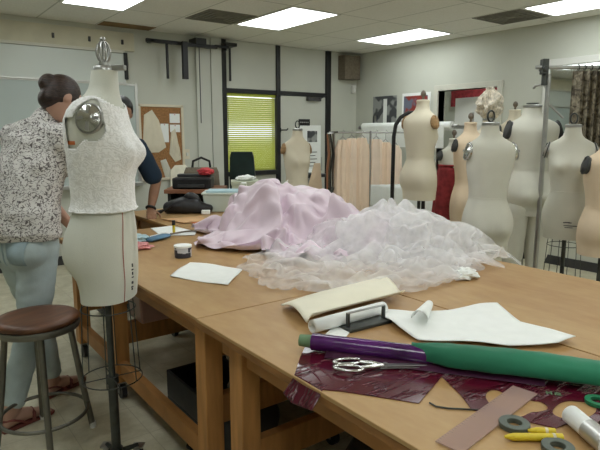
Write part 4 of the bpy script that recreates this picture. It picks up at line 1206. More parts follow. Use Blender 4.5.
# jeans
b = MB()
b.limb([w(0,0,1.01), w(-.005,0,.93), w(-.01,0,.86)], [(.155,.118),(.178,.130),(.175,.125)], sd, 26)
for hip, kn, an, k in ((hipR, knR, anR, 1), (hipL, knL, anL, -1)):
    b.ell(hip-fw*.055+V((0,0,.015)), (.098,.098,.10))
    b.limb([hip+V((0,0,.03)), lerp(hip, kn, .45), kn, lerp(kn, an, .4)-fw*.012, lerp(kn, an, .86)], [(.097,.105),(.088,.092),(.066,.069),(.062,.067),(.050,.054)], sd, 22)
jn = b.build('jeans', M['jeans'], wo); remesh(jn, .0075, 3)
warp(jn, lambda c: c + fw*(.006*noise.noise(V((c.x*14, c.y*14, c.z*30)))) )
from mathutils.bvhtree import BVHTree
def patch(host, name, m, cen, u, v_, outl, nrm, off=.004, parent=None):
    """pocket or strap sewn on the surface of host"""
    bvh = BVHTree.FromPolygons([v.co for v in host.data.vertices], [p.vertices for p in host.data.polygons])
    bm = MB(); grid = []
    nu = 10
    for i in range(nu+1):
        row = []
        for j in range(nu+1):
            a, c_ = i/nu*2-1, j/nu*2-1
            p = cen+u*a*outl[0]*(1-.12*(1-c_)/2)+v_*c_*outl[1]
            hit = bvh.ray_cast(p-nrm*-.4, -nrm)
            q = hit[0] if hit[0] else p
            row.append(q+nrm*off)
        grid.append(row)
    bm.loft(grid, cap=False, closed=False)
    return bm.build(name, M[m], parent, smooth=True, solid=.003)
for k in (1, -1):
    cen = w(-.12, k*.085, .885)
    pk = patch(jn, 'back_pocket', 'jeans_d', cen, sd, V((0,0,1)), (.062,.07), -fw, .003, jn)
patch(jn, 'waistband', 'jeans', w(-.12,0,.975), sd, V((0,0,1)), (.15,.018), -fw, .004, jn)
patch(jn, 'yoke_seam', 'jeans_d', w(-.12,0,.88), sd, V((0,0,1)), (.004,.08), -fw, .003, jn)
# sandals
for ft, toe, k in ((RF+toeR*.05, toeR, 1), (LF+toeL*.05, toeL, -1)):
    ts = V((toe.y, -toe.x, 0))
    outl = [(-.065,0,.028),(-.05,0,.034),(.0,0,.034),(.08,0,.038),(.14,0,.046),(.18,0,.045),(.205,0,.03)]
    b = MB()
    L1 = [ft+toe*x+ts*h for x, _, h in outl]+[ft+toe*x-ts*h for x, _, h in reversed(outl)]
    b.loft([[p+V((0,0,.0)) for p in L1], [p+V((0,0,.014)) for p in L1]])
    sl = b.build('sandal', M['sandal'], wo, bevel=.003)
    sb = MB().tube([ft+toe*.08-ts*.046+V((0,0,.01)), ft+toe*.09-ts*.038+V((0,0,.05)), ft+toe*.095+V((0,0,.064)), ft+toe*.09+ts*.038+V((0,0,.05)), ft+toe*.08+ts*.046+V((0,0,.01))], .009, 8)
    sb.tube([ft-toe*.06+ts*.0+V((0,0,.055)), ft-toe*.02+ts*.04+V((0,0,.06)), ft+toe*.05+ts*.045+V((0,0,.02))], .006, 6)
    sb.tube([ft-toe*.06+ts*.0+V((0,0,.055)), ft-toe*.02-ts*.04+V((0,0,.06)), ft+toe*.05-ts*.045+V((0,0,.02))], .006, 6)
    sb.build('strap', M['sandal'], sl, smooth=True)

# man leaning on the far table --------------------------------------------------
mo = V((1.42, 4.38, 0))
ma = thing('person', 'man in a navy T-shirt leaning with one hand on the far table', 'person', mo)
mf = V((.10, -1, 0)).normalized(); ms = V((mf.y, -mf.x, 0))     # ms = his right
def q(f, s_, z): return V((0,0,z)) + mf*f + ms*s_
b = MB()
hc = q(.20, -.03, 1.60)
b.limb([q(-.02,0,.86), q(0,0,.95), q(.02,0,1.08), q(.06,0,1.22), q(.12,0,1.36), q(.15,0,1.41)], [(.165,.115),(.17,.12),(.16,.115),(.17,.12),(.16,.11),(.08,.07)], ms, 22)
b.limb([q(.13,0,1.36), q(.16,0,1.45), q(.19,-.02,1.55)], [(.062,.062),(.056,.058),(.054,.058)], ms, 16)
mm = head(b, hc, (mf*.8+V((-.25,0,-.55))), V((0,0,1))+mf*.5)
sR, sL = q(.12,.19,1.335), q(.12,-.19,1.335)
eL, wL = q(.12,-.335,1.055), q(.215,-.225,.845)
eR, wR = q(.22,.28,1.06), q(.42,.16,.96)
for s_, e_, wr, k in ((sR, eR, wR, 1), (sL, eL, wL, -1)):
    b.limb([s_, lerp(s_, e_, .5), e_], [(.052,.055),(.05,.052),(.04,.042)], ms, 14)
    b.limb([e_, lerp(e_, wr, .35), wr], [(.042,.043),(.041,.042),(.027,.025)], ms, 14)
hand(b, wL, (mf*.8+ms*.35+V((0,0,-.32))), (0,0,-1), 1.0, .12, -1)
hand(b, wR, (mf*.5+ms*-.4+V((0,0,-.1))), (0,0,-1), 1.0, .35, 1)
for k in (1, -1):
    b.limb([q(-.02,k*.09,.86), q(.0,k*.095,.48), q(-.03,k*.10,.09)], [(.09,.095),(.06,.062),(.036,.04)], ms, 16)
    b.limb([q(-.06,k*.10,.04), q(.02,k*.105,.05), q(.16,k*.12,.028)], [(.034,.034),(.038,.04),(.04,.02)], ms, 12)
bo = b.build('body', M['skin2'], ma); remesh(bo, .007, 3)
eyes(ma, hc, mm)
hb = MB(); hb.ell(hc+mm @ V((0,-.014,.024)), (.084,.100,.102), mm, 24, 16)
h2 = hb.build('hair', M['hair2'], ma, smooth=True)
warp(h2, lambda c: (lambda p: hc + mm @ V((p.x, min(p.y, .02+max(0,(p.z-.055))*1.1), max(p.z, -.055))))(mm.transposed() @ (c-hc)))
b = MB()
b.limb([q(-.02,0,.90), q(0,0,1.0), q(.025,0,1.12), q(.065,0,1.24), q(.12,0,1.345), q(.145,0,1.385)], [(.19,.14),(.185,.135),(.178,.133),(.188,.138),(.186,.138),(.135,.115)], ms, 28)
b.limb([q(.12,0,1.32), q(.14,0,1.372)], [(.13,.10),(.088,.080)], ms, 22)
b.limb([q(.12,-.17,1.345), q(.11,0,1.395), q(.12,.17,1.345)], [(.06,.07),(.06,.075),(.06,.07)], V((0,0,1)), 18)
for s_, e_ in ((sR, eR), (sL, eL)):
    b.limb([lerp(s_, e_, -.02), lerp(s_, e_, .45), lerp(s_, e_, .80)], [(.075,.078),(.076,.08),(.078,.082)], ms, 18)
ts_ = b.build('tshirt', M['navy'], ma); remesh(ts_, .009, 3)
warp(ts_, lambda c: V((c.x, c.y, min(c.z, 1.405+.15*(c.z-1.405))))+mf*(.008*noise.noise(c*9)))
b = MB(); b.limb([q(-.02,0,.98), q(-.02,0,.86)], [(.178,.132),(.175,.128)], ms, 22)
for k in (1, -1): b.limb([q(-.02,k*.09,.88), q(.0,k*.095,.48), q(-.03,k*.10,.10)], [(.10,.108),(.078,.08),(.062,.066)], ms, 18)
tr = b.build('trousers', M['khaki'], ma); remesh(tr, .009, 3)
for k in (1, -1):
    b = MB(); b.limb([q(-.07,k*.10,.045), q(.02,k*.105,.055), q(.17,k*.12,.04)], [(.044,.043),(.047,.05),(.05,.034)], ms, 14)
    sh = b.build('shoe', M['blackp'], ma, smooth=True)
    warp(sh, lambda c: V((c.x, c.y, max(0, c.z))))
wb = MB(); ax = (wL-eL).normalized(); c0 = lerp(eL, wL, .93)
wb.tube([c0+ (ax.orthogonal().normalized()*math.cos(a)+ax.cross(ax.orthogonal().normalized())*math.sin(a))*.032 for a in (2*PI*k/20 for k in range(20))], .011, 8, closed=True)
wb.build('wristwatch', M['black'], ma, smooth=True)

# ------------------------------------------------------------------ gown of lilac satin and white tulle
gown = thing('tulle_gown', 'lilac and white tulle gown heaped across the work tables', 'gown', (0, 0, TZ))
# the gown's layers fall as real cloth: each starts as a gathered, rumpled disc over
# soft mounds and settles for a few frames, then stays as a plain mesh
NC = 54
def settle(size, cen, rad, z0, rot, rumple, freq, seed, stiff, bend, frames, mounds, mass=.16, air=3):
    me = bpy.data.meshes.new('layer'); bm = bmesh.new()
    g = [[bm.verts.new(((i/(NC-1)-.5)*size[0], (j/(NC-1)-.5)*size[1], 0)) for j in range(NC)] for i in range(NC)]
    for i in range(NC-1):
        for j in range(NC-1): bm.faces.new((g[i][j], g[i+1][j], g[i+1][j+1], g[i][j+1]))
    bm.to_mesh(me); bm.free()
    o = bpy.data.objects.new('layer', me); COL.objects.link(o)
    flat_ = [v.co.copy() for v in me.vertices]
    o.shape_key_add(name='Basis'); o.shape_key_add(name='rest')
    kb = me.shape_keys.key_blocks
    for n_ in range(NC*NC):
        i, j = divmod(n_, NC); u = i/(NC-1)*2-1; w_ = j/(NC-1)*2-1
        a, b_ = u*math.sqrt(1-w_*w_/2), w_*math.sqrt(1-u*u/2)
        x = cen[0]+a*rad[0]*math.cos(rot)-b_*rad[1]*math.sin(rot); y = cen[1]+a*rad[0]*math.sin(rot)+b_*rad[1]*math.cos(rot)
        z = z0*(1-.6*(a*a+b_*b_))+.06
        p = V((x*freq, y*freq, seed))
        z += rumple*(noise.noise(p)+.6*noise.noise(p*2.3)+.35*noise.noise(p*5))
        c = V((x+.05*noise.noise(V((x*4, y*4, seed+9))), y+.05*noise.noise(V((x*4, y*4, seed+19))), z))
        me.vertices[n_].co = c; kb['Basis'].data[n_].co = c; kb['rest'].data[n_].co = flat_[n_]
    cm = o.modifiers.new('cl', 'CLOTH'); s_ = cm.settings
    s_.quality = 6; s_.mass = mass; s_.bending_stiffness = bend; s_.air_damping = air; s_.bending_damping = .5
    s_.tension_stiffness = s_.compression_stiffness = stiff; s_.shear_stiffness = stiff*.4
    s_.tension_damping = s_.compression_damping = s_.shear_damping = 15
    s_.rest_shape_key = kb['rest']
    k = cm.collision_settings; k.use_self_collision = False; k.distance_min = .006; k.collision_quality = 3; k.friction = 12
    cm.point_cache.frame_start = 1; cm.point_cache.frame_end = frames
    pb = MB(); pb.poly([(-4,-4,0),(4,-4,0),(4,4,0),(-4,4,0)])
    cols = [pb.build('ground', M['top'])]+[MB().ell(c, r, None, 24, 12).build('mound', M['top']) for c, r in mounds]
    for q_ in cols:
        q_.modifiers.new('k', 'COLLISION'); q_.collision.thickness_outer = .009; q_.collision.cloth_friction = 20
    for f in range(1, frames+1): SC.frame_set(f)
    dg = bpy.context.evaluated_depsgraph_get()
    em = o.evaluated_get(dg).to_mesh(); P = [v.co.copy() for v in em.vertices]
    o.evaluated_get(dg).to_mesh_clear()
    for q_ in cols+[o]: bpy.data.objects.remove(q_, do_unlink=True)
    SC.frame_set(1)
    return P
def cloth(name, m, P, sc=(1,1,1), c=(0,0), dz=0, rot=0, label=None):
    rows = []
    for i in range(NC):
        row = []
        for j in range(NC):
            p = P[i*NC+j]; x, y = (p.x-c[0])*sc[0], (p.y-c[1])*sc[1]
            row.append(V((c[0]+x*math.cos(rot)-y*math.sin(rot), c[1]+x*math.sin(rot)+y*math.cos(rot), max(p.z, .004)*sc[2]+dz)))
        rows.append(row)
    o = MB().loft(rows, cap=False, closed=False).build(name, M[m], gown)
    for p in o.data.polygons: p.use_smooth = True
    md = o.modifiers.new('s', 'SUBSURF'); md.levels = 1; md.render_levels = 2
    if label: o['label'] = label
    return o
satin = settle((1.7,2.3), (2.0,2.72), (.56,.80), .40, .15, .26, 2.9, 2.7, 6, .7, 34,
    [((1.99,3.02,0),(.22,.28,.33)),((2.16,2.76,0),(.28,.26,.29)),((2.27,2.35,0),(.22,.26,.15)),((1.76,2.70,0),(.10,.16,.06))])
spread = settle((1.75,1.6), (1.93,2.05), (.66,.57), .06, .45, .13, 3, 4.4, 5, .8, 40, [((2.3,2.2,0),(.25,.30,.12))], .2, 2)
MND = [((2.38,2.12,0),(.24,.36,.20))]
puff = settle((1.75,1.75), (2.20,2.06), (.48,.52), .26, -.4, .22, 3, 8.8, 5, 2, 24, MND, .1, 4)
crest = settle((1.6,1.6), (2.27,2.10), (.42,.49), .32, .5, .22, 3, 12.8, 5, 2, 22, MND, .1, 4)
cloth('satin_skirt', 'lilac', satin, label='lilac satin skirt')
cloth('tulle_layer', 'tulle2', spread)
cloth('tulle_layer', 'tulle2', spread, (.93,.90,1.25), (1.95,2.05), .010, .5)
cloth('tulle_layer', 'tulle', puff)
cloth('tulle_layer', 'tulle', crest)
cloth('tulle_layer', 'tulle', puff, (.85,.85,1.0), (2.26,2.08), .012, 1.9)
# train hanging off the far edge
rows = []
for i in range(26):
    u = i/25
    c = V((lerp(2.44,2.72,u), lerp(1.77,1.61,u), .022+.02*math.sin(u*PI)-.18*max(0,u-.6)))
    rows.append([c+V((.10*(v-.5)*.5+.0, .13*(v-.5)*(1-.6*u), .015*math.sin(v*7+u*4)*(1-.5*u)+.01*v)) for v in (k/14 for k in range(15))])
tl = MB().loft(rows, cap=False, closed=False).build('tulle_train', M['tulle'], gown, smooth=True)
# paper flap behind the gown
o = MB().loft([[V((0,0,0)), V((.10,.02,.0)), V((.22,.05,.03))], [V((.02,.03,.04)), V((.13,.04,.07)), V((.26,.05,.13))]], cap=False, closed=False).build('muslin_sheet', M['whitep'], solid=.003, loc=(2.26, 3.60, .88)); o.rotation_euler = (0, 0, -.75)
o.location = (2.30, 3.78, .795)
warp(o, lambda c: V((c.x*1.3, c.y*1.5, c.z*2.2)))
tag(o, 'white muslin corner sticking up behind the lilac heap', 'fabric')

# ------------------------------------------------------------------ things on the tables
def flat(name, label, cat, pts, m, z=TZ+.0015, th=.0015, amp=.006, seed=0, group=None, curl=0, n=14):
    """sheet of paper with slight undulation, outline pts in order"""
    cx = sum(p[0] for p in pts)/len(pts); cy = sum(p[1] for p in pts)/len(pts)
    P = []
    for i in range(len(pts)):
        for k in range(6):
            t = k/6; a, b_ = pts[i], pts[(i+1) % len(pts)]
            P.append((lerp(a[0], b_[0], t)-cx, lerp(a[1], b_[1], t)-cy))
    bm = bmesh.new(); c0 = None; prev = None
    def hz(x, y, f):
        return max(0, amp*(.6+noise.noise((x*6+seed, y*6, seed)))+curl*f**4*max(0, noise.noise((x*4+seed, y*4, 3))))
    c0 = bm.verts.new((0, 0, hz(0,0,0)))
    for r_ in range(1, n+1):
        f = r_/n; row = [bm.verts.new((x*f, y*f, hz(x*f, y*f, f))) for x, y in P]
        for k in range(len(P)):
            j = (k+1) % len(P)
            if prev is None: bm.faces.new((c0, row[k], row[j]))
            else: bm.faces.new((prev[k], row[k], row[j], prev[j]))
        prev = row
    bmesh.ops.recalc_face_normals(bm, faces=bm.faces)
    me = bpy.data.meshes.new(name); bm.to_mesh(me); bm.free()
    for p in me.polygons: p.use_smooth = True
    me.materials.append(M[m])
    o = bpy.data.objects.new(name, me); COL.objects.link(o); o.location = (cx, cy, z)
    md = o.modifiers.new('s', 'SOLIDIFY'); md.thickness = th; md.offset = 0
    tag(o, label, cat, group); return o
flat('paper_sheet', 'white paper sheet lying alone in front of the patterned tin', 'paper', [(1.013,2.349),(1.212,2.549),(1.353,2.259),(1.153,2.053),(1.095,2.157)], 'whitep', seed=2, amp=.004, curl=.02)
flat('paper_sheet', 'white papers spread by the man\'s hand beneath the marker', 'paper', [(1.45,3.66),(1.60,3.655),(1.655,3.36),(1.573,3.221),(1.391,3.358)], 'whitep', seed=5, amp=.004)
o = thing('patterned_tin', 'small dark blue and white patterned tin on the far left table', 'tin', (1.245, 2.70, TZ))
MB().lathe([(.03,0),(.045,.001),(.046,.055),(.044,.058)], seg=28).build('body', M['mug'], o, smooth=True)
MB().lathe([(.045,.055),(.048,.056),(.048,.066),(.04,.068),(.01,.068)], seg=28).build('lid', M['whitep'], o, smooth=True)
# envelopes
flat('envelope', 'big tan envelope on the far table beside the black bag', 'envelope', [(1.66,3.99),(1.97,3.92),(1.93,3.72),(1.72,3.70)], 'envelope', z=TZ+.004, th=.006, amp=.006, seed=1, curl=.01)
flat('envelope', 'orange envelope under the edge of the lilac heap', 'envelope', [(1.76,3.66),(1.98,3.66),(1.93,3.47),(1.74,3.46)], 'orange', z=TZ+.004, th=.006, amp=.01, seed=4, curl=.03)
o = thing('marker', 'black marker standing on the white papers', 'marker', (1.49, 3.36, TZ+.008))
MB().cyl((0,0,0),(0,0,.055),.009, seg=12).build('barrel', M['yellow'], o); MB().cyl((0,0,.055),(0,0,.085),.0115, seg=12).build('cap', M['black'], o)
o = MB().limb([(-.12,0,.008),(0,.02,.009),(.12,.0,.008)], [(.006,.006)]*3, (0,1,0), 8).build('pencil', M['knob'], loc=(1.56, 3.30, TZ+.008)); tag(o, 'dark pencil beside the black marker', 'pencil')
o = thing('blue_case', 'blue plastic pouch between the white papers and the pink scraps', 'pouch', (1.33, 3.24, TZ), .5)
MB().limb([(-.09,0,.014),(0,0,.018),(.09,0,.014)], [(.03,.012),(.045,.016),(.03,.012)], (0,1,0), 14).build('pouch', M['blue'], o, smooth=True)
MB().box((-.08,-.004,.033),(.08,.004,.037)).build('zip', M['whitep'], o)
crumple('pink_scraps', 'crumpled pink scraps at the table edge beside the lace form', 'scraps', (1.13, 3.05, TZ), (.07,.06,.02), 'pink', 2.0, .5)
crumple('tissue_ball', 'pale blue tissue near the pink scraps', 'tissue', (1.19, 3.25, TZ), (.09,.06,.025), 'bluep', 6.0, .4)
crumple('white_fabric', 'bundle of white fabric at the far left corner of the table', 'fabric', (1.02, 3.50, TZ), (.13,.12,.04), 'whitep', 1.4, .4)
crumple('paper_ball', 'crumpled white paper ball near the end of the tulle', 'paper', (2.09, 1.515, TZ), (.064,.052,.026), 'whitep', 4.4, .45)
# manila folder bent into an arch
fp = MB(); A_, B_, C_, D_ = V((1.10,1.42,0)), V((1.16,1.66,0)), V((1.70,1.73,0)), V((1.585,1.42,0))
rows = []
for i in range(21):
    u = i/20; row = []
    for k in range(25):
        v = k/24
        p = A_.lerp(D_, v).lerp(B_.lerp(C_, v), u)
        z = .012+.054*math.sin(PI*min(1, u*1.08))**.8*(.55+.45*v)*1.0 + .006*math.sin(v*5)
        if u < .12: z = max(z, .02+.25*(.12-u)*(v > .0))
        row.append(V((p.x, p.y, z)))
    rows.append(row)
o = fp.loft(rows, cap=False, closed=False).build('manila_folder', M['cream'], smooth=True, solid=.003, loc=(0,0,TZ+.002)); tag(o, 'cream folded pattern envelope arched over the white paper roll', 'folder')
# white paper roll under it
def rollup(name, label, p0, p1, r, m, tail=None, wall=.0025):
    o = thing(name, label, 'paper roll', (p0[0], p0[1], TZ+r+.001), math.atan2(p1[1]-p0[1], p1[0]-p0[0]))
    L_ = math.hypot(p1[0]-p0[0], p1[1]-p0[1]); rings = []
    for i in range(70):
        a = i/69*2*PI*2.6; rr = r*(.62+.38*i/69)
        rings.append([V((x, rr*math.cos(a), rr*math.sin(a))) for x in (0, L_*.5, L_)])
    if tail:
        a = 2*PI*2.6; s_ = r
        for k in range(1, 6): pass
    MB().loft(rings, cap=False, closed=False).build('paper', M[m], o, smooth=True, solid=.0016)
    return o, L_
o, L_ = rollup('paper_roll', 'rolled white paper under the cream pattern envelope', (1.085,1.372), (1.42,1.375), .024, 'whitep')
flat('paper_sheet', 'loose white paper flap under the rolled paper', 'paper', [(1.10,1.33),(1.22,1.40),(1.20,1.31),(1.12,1.26)], 'whitep', seed=8, amp=.003)
# metal stand / pattern weight
o = thing('pattern_weight', 'grey metal pattern weight with two upright pins near the folder', 'weight', (1.285, 1.325, TZ), -.06)
MB().box((-.095,-.032,0),(.095,.032,.012)).build('base', M['iron'], o, bevel=.003)
for x in (-.08,.08): MB().box((x-.004,-.006,.012),(x+.004,.006,.058)).build('post', M['iron'], o)
MB().box((-.084,-.005,.058),(.084,.005,.0615)).build('bridge', M['steel'], o)
# white pattern paper
flat('pattern_paper', 'large white pattern paper behind the green fabric', 'paper',
     [(1.395,1.385),(1.44,1.375),(1.50,1.315),(1.535,1.285),(1.60,1.262),(1.70,1.235),(1.854,1.186),(1.78,1.08),(1.718,1.005),(1.715,.90),(1.705,.806),(1.618,.815),(1.486,.90),(1.42,.987),(1.31,1.11),(1.325,1.21)], 'whitep', seed=3, amp=.012, z=TZ+.003, curl=.03, th=.002)
pc = MB(); rows = []
for i in range(16):
    a = -.4+i/15*3.6; rr = .028
    rows.append([V((.22*v, -rr*math.cos(a)*(1-.5*v), rr*(1-.5*v)*(1+math.sin(a)))) for v in (k/6 for k in range(7))])
o = pc.loft(rows, cap=False, closed=False).build('paper_curl', M['whitep'], smooth=True, solid=.0016, loc=(1.40, 1.185, TZ+.012)); o.rotation_euler = (0,0,.55)
tag(o, 'curled up edge piece of white paper beside the green fabric', 'paper')

# burgundy film with cut-outs
VIN = [(1.01,1.308),(.93,1.235),(.852,1.155),(.852,1.04),(.885,1.005),(.944,.917),(.998,.837),(1.164,.900),(1.119,.805),(1.074,.737),(1.117,.668),(1.133,.622),(1.156,.572),(1.191,.568),(1.226,.504),(1.50,.59),(1.45,.713),(1.36,.90),(1.20,1.12)]
HA = [(1.158,.762),(1.204,.776),(1.22,.757),(1.203,.729),(1.246,.716),(1.228,.683),(1.251,.659),(1.228,.626),(1.191,.636),(1.176,.647),(1.139,.645),(1.125,.663),(1.143,.69),(1.125,.716)]
HB = [(1.212,.615),(1.259,.628),(1.303,.626),(1.326,.603),(1.347,.574),(1.305,.552),(1.261,.55),(1.223,.570),(1.206,.59)]
def smooth_loop(pts, it=2):
    for _ in range(it):
        out = []
        for i in range(len(pts)):
            a, b_ = pts[i], pts[(i+1) % len(pts)]
            out += [(a[0]*.75+b_[0]*.25, a[1]*.75+b_[1]*.25), (a[0]*.25+b_[0]*.75, a[1]*.25+b_[1]*.75)]
        pts = out
    return pts
vt = thing('burgundy_film', 'glossy burgundy film with cut-outs spread under the scissors', 'fabric', (0, 0, TZ))
bm = bmesh.new(); es = []
for lp in (VIN, smooth_loop(HA), smooth_loop(HB)):
    vs = [bm.verts.new((x, y, .002)) for x, y in lp]
    es += [bm.edges.new((vs[i], vs[(i+1) % len(vs)])) for i in range(len(vs))]
bmesh.ops.triangle_fill(bm, use_beauty=True, use_dissolve=False, edges=es)
bmesh.ops.recalc_face_normals(bm, faces=bm.faces)
me = bpy.data.meshes.new('film'); bm.to_mesh(me); bm.free(); me.materials.append(M['vinyl'])
ob = bpy.data.objects.new('film', me); COL.objects.link(ob); ob.parent = vt
md = ob.modifiers.new('s', 'SOLIDIFY'); md.thickness = .0015; md.offset = 0
# flap over the table edge
rows = []
for i in range(12):
    u = i/11
    drop = -.065*max(0, u-.12); out = .835+.018*math.cos(u*2.2) - .012*u
    rows.append([V((lerp(.854, out, min(1, u*5)), lerp(1.155, 1.035, v)+.01*u*math.sin(v*4), .002+drop*(1-.5*abs(v-.45)))) for v in (k/14 for k in range(15))])
MB().loft(rows, cap=False, closed=False).build('hanging_edge', M['vinyl'], vt, smooth=True, solid=.0015)
# long folds pressed into the film
for p0, p1, r_ in (((.905,1.20),(.868,1.05),.0035), ((.935,1.22),(.90,1.03),.003), ((1.03,1.20),(1.19,1.0),.004), ((1.09,.96),(1.17,.905),.003), ((1.20,.87),(1.32,.70),.0035)):
    c0, c1 = V((*p0, .001)), V((*p1, .001)); d_ = c1-c0; nn = V((-d_.y, d_.x, 0)).normalized()
    MB().tube([c0+d_*t+nn*.010*math.sin(PI*t) for t in (k/12 for k in range(13))], [.0004+r_*math.sin(PI*(k/12)*.94+.1) for k in range(13)], 10).build('crease', M['vinyl'], vt, smooth=True)

# purple film roll with a green end
P0, P1 = V((.975,1.278,0)), V((1.42,.64,0)); dv = (P1-P0); L_ = dv.length
o = thing('purple_roll', 'roll of purple film lying across the burgundy film', 'fabric roll', (P0.x, P0.y, TZ+.033), math.atan2(dv.y, dv.x))
MB().tube([(.03,0,0),(.2,0,0),(.45,0,0),(L_,0,0)], .026, 28).build('film', M['purple'], o, smooth=True)
MB().tube([(-.01,0,.0),(.05,0,0)], [.018,.022], 20).build('core', M['greencore'], o, smooth=True, label='green end of the roll')
rb = MB(); rows = []
for i in range(5):
    y = lerp(-.022,-.048, i/4)
    rows.append([V((x, y, -.026+.02*(1-i/4)**2*.6-.0*i)) for x in (k*.05+.08 for k in range(13))])
rb.loft(rows, cap=False, closed=False).build('loose_edge', M['clearfilm'], o, smooth=True, solid=.001)
# green fabric wrapped over it
G = [V((1.165,1.012,0)),V((1.222,.925,0)),V((1.305,.808,0)),V((1.39,.688,0)),V((1.47,.57,0))]
rows = []; n = 28
sdv = V((-dv.y, dv.x, 0)).normalized()
for i in range(25):
    u = i/24; k = min(3, int(u*4)); c = G[k].lerp(G[k+1], u*4-k)
    r_ = lerp(.018,.042, min(1, u*2.5)**.7)*(1-.10*max(0,u-.6))
    rr = lerp(.012,.046, min(1, u*3.2)**.8)*(1-.12*max(0,u-.5))
    row = []
    for j in range(n+1):
        a = lerp(-.30, PI+.25, j/n)
        y = math.cos(a)*rr*(1.15 if math.cos(a) > 0 else 1.0); z = math.sin(a)
        zz = .033+(.029+.012*min(1, u*4)*(1-.45*max(0,u-.35))+.003*math.sin(u*9+j*.2))*z
        row.append(c+sdv*y+V((0,0,max(.004, zz+.003*noise.noise((u*14, j*.3, 2))))))
    rows.append(row)
o = MB().loft(rows, cap=False, closed=False).build('green_fabric', M['green'], smooth=True, solid=.003, loc=(0,0,TZ)); tag(o, 'green fabric folded over the end of the purple roll', 'fabric')
rw = [[p for p in ([c+sdv*y+V((0,0,z)) for y, z in ((.05,.012),(.065,.03),(.10,.012),(.125,.005))])] for c in (G[0]+V((.0,.0,0)), G[1], G[2], G[3])]
# small green label on the film
o = thing('film_label', 'tiny pale green letters on the film below the green fabric', 'label', (1.292, .672, TZ+.004), -.95)
b = MB()
for x0, y0, x1, y1 in ((0,0,.004,.016),(.011,0,.015,.016),(0,.006,.015,.010),(.020,0,.024,.016),(.02,.012,.034,.016),(.031,.006,.035,.016),(.02,.006,.034,.009),(.026,0,.036,.004)): b.box((x0,y0,0),(x1,y1,.001))
b.build('lettering', M['greencore'], o)

# shears
def arc(c, rx, ry, n=26, z=.0, rot=0):
    return [V((c[0]+rx*math.cos(a)*math.cos(rot)-ry*math.sin(a)*math.sin(rot), c[1]+rx*math.cos(a)*math.sin(rot)+ry*math.sin(a)*math.cos(rot), z)) for a in (2*PI*k/n for k in range(n))]
S0, S1 = V((.962,1.118,0)), V((1.212,.920,0)); d_ = S1-S0
o = thing('scissors', 'chrome dressmaking shears lying on the burgundy film', 'scissors', (S0.x, S0.y, TZ+.004), math.atan2(d_.y, d_.x))
for nm, s_ in (('handle', 1), ('handle', -1)):
    b = MB(); b.tube(arc((.040,.023*s_), .040,.018, 28, .010, .16*s_), .0050, 8, closed=True)
    b.tube([(.076,.019*s_,.010),(.11,.010*s_,.010),(.14,-.001*s_,.009)], [.007,.008,.008], 8)
    hd = b.build(nm, M['chrome'], o, smooth=True)
for s_ in (1, -1):
    b = MB(); b.prism([(.13,-.010),(.13,.010),(.20,.011),(.335,.003+.004*s_),(.335,.001+.004*s_),(.20,-.006)], .006+.003*s_, .009+.003*s_)
    b.build('blade', M['steel'], o, bevel=.001)
MB().cyl((.145,0,.004),(.145,0,.0165),.007, seg=12).build('pivot', M['steel'], o)

# triangle cut-out is bare table; wire hook
o = MB().tube([V((1.02,.822,0)),V((1.018,.80,0)),V((1.035,.775,0)),V((1.055,.757,0)),V((1.078,.735,0)),V((1.09,.72,0))], .0022, 8).build('wire_hook', M['iron'], smooth=True, loc=(0,0,TZ+.003)); tag(o, 'thin dark curved wire on the bare table left of the ruler', 'wire')
# acrylic ruler
o = thing('ruler', 'translucent rose acrylic ruler lying across the film toward the near edge', 'ruler', (1.08, .69, TZ+.0045), math.atan2(.72-.672, 1.262-.90))
L_ = .375
MB().box((-L_/2,-.032,0),(L_/2,.032,.003)).build('blade', M['rulerm'], o)
b = MB()
for i in range(36): b.box((-L_/2+.01*(i+.5), .032-(.010 if i % 5 == 0 else .006), .003), (-L_/2+.01*(i+.5)+.0006, .032, .0032))
b.build('graduation', M['ink'], o)
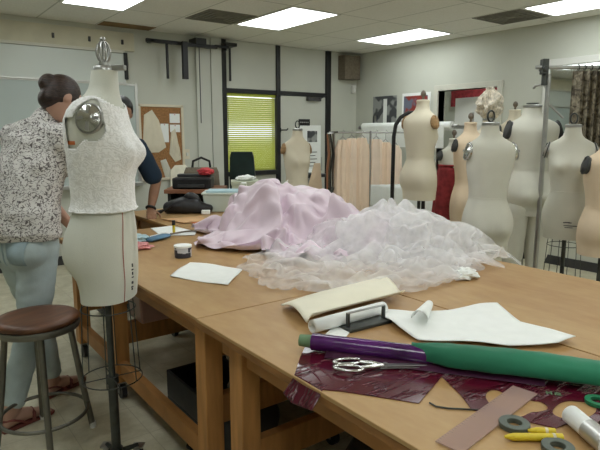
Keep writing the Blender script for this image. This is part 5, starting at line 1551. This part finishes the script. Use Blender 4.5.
# rings / tape
def ring_(name, label, x, y, r1, r0, h, m):
    o = MB()
    n = 36
    A = [[V((r*math.cos(a), r*math.sin(a), z)) for a in (2*PI*k/n for k in range(n))] for r, z in ((r0,0),(r1,0),(r1,h),(r0,h),(r0,0))]
    ob = o.loft(A, cap=False).build(name, M[m], loc=(x, y, TZ+.001), bevel=.0015); tag(ob, label, 'ring'); return ob
ring_('metal_ring', 'grey flat ring behind the two yellow markers', 1.088, .634, .034, .016, .012, 'greyring')
ring_('metal_ring', 'grey flat ring at the bottom edge in front of the yellow markers', 1.075, .525, .033, .015, .012, 'greyring')
ring_('plastic_ring', 'green ring at the right edge below the green fabric', 1.352, .572, .030, .016, .010, 'pegreen')
def crayon(label, p0, p1, r=.0085):
    p0 = V((*p0, 0)); p1 = V((*p1, 0)); d_ = p1-p0
    o = thing('yellow_marker', label, 'marker', (p0.x, p0.y, TZ+r+.0005), math.atan2(d_.y, d_.x), 'yellow markers')
    L_ = d_.length
    MB().tube([(.018,0,0),(L_,0,0)], r, 16).build('barrel', M['yellow'], o, smooth=True)
    MB().tube([(0,0,0),(.019,0,0)], [r*.35, r], 14).build('tip', M['yellow'], o, smooth=True)
    MB().tube([(L_-.022,0,0),(L_-.016,0,0)], r*1.06, 14).build('band', M['muslin'], o, smooth=True)
crayon('yellow marker lying between the two grey rings', (1.020,.615), (1.118,.538))
crayon('shorter yellow marker touching the rear grey ring', (1.085,.60), (1.128,.560), .008)
# near white roll
o, L_ = rollup('paper_roll', 'white paper roll at the lower right corner of the table', (1.205,.565), (1.13,.44), .022, 'whitep')
MB().tube([(L_*.45,0,0),(L_*.9,0,0)], .0232, 26).build('grey_wrapper', M['alu'], o, smooth=True)

# ------------------------------------------------------------------ camera, world, render
cam = bpy.data.cameras.new('camera'); co = bpy.data.objects.new('camera', cam); COL.objects.link(co)
cam.sensor_width = 36; cam.lens = 551/600*36; cam.clip_start = .05
co.location = (0, 0, 1.45); co.rotation_euler = (math.radians(90)-math.atan(92/551), 0, math.radians(-37))
SC.camera = co
wd_ = bpy.data.worlds.new('daylight'); SC.world = wd_; wd_.use_nodes = True
bg = wd_.node_tree.nodes['Background']; bg.inputs[0].default_value = (.95, 1, .96, 1); bg.inputs[1].default_value = 2.6
SC.view_settings.view_transform = 'Standard'; SC.view_settings.look = 'None'
SC.view_settings.gamma = 1; SC.view_settings.use_curve_mapping = False
SC.view_settings.exposure = -.68
SC.cycles.transparent_max_bounces = 24
SC.cycles.max_bounces = 10; SC.cycles.diffuse_bounces = 6
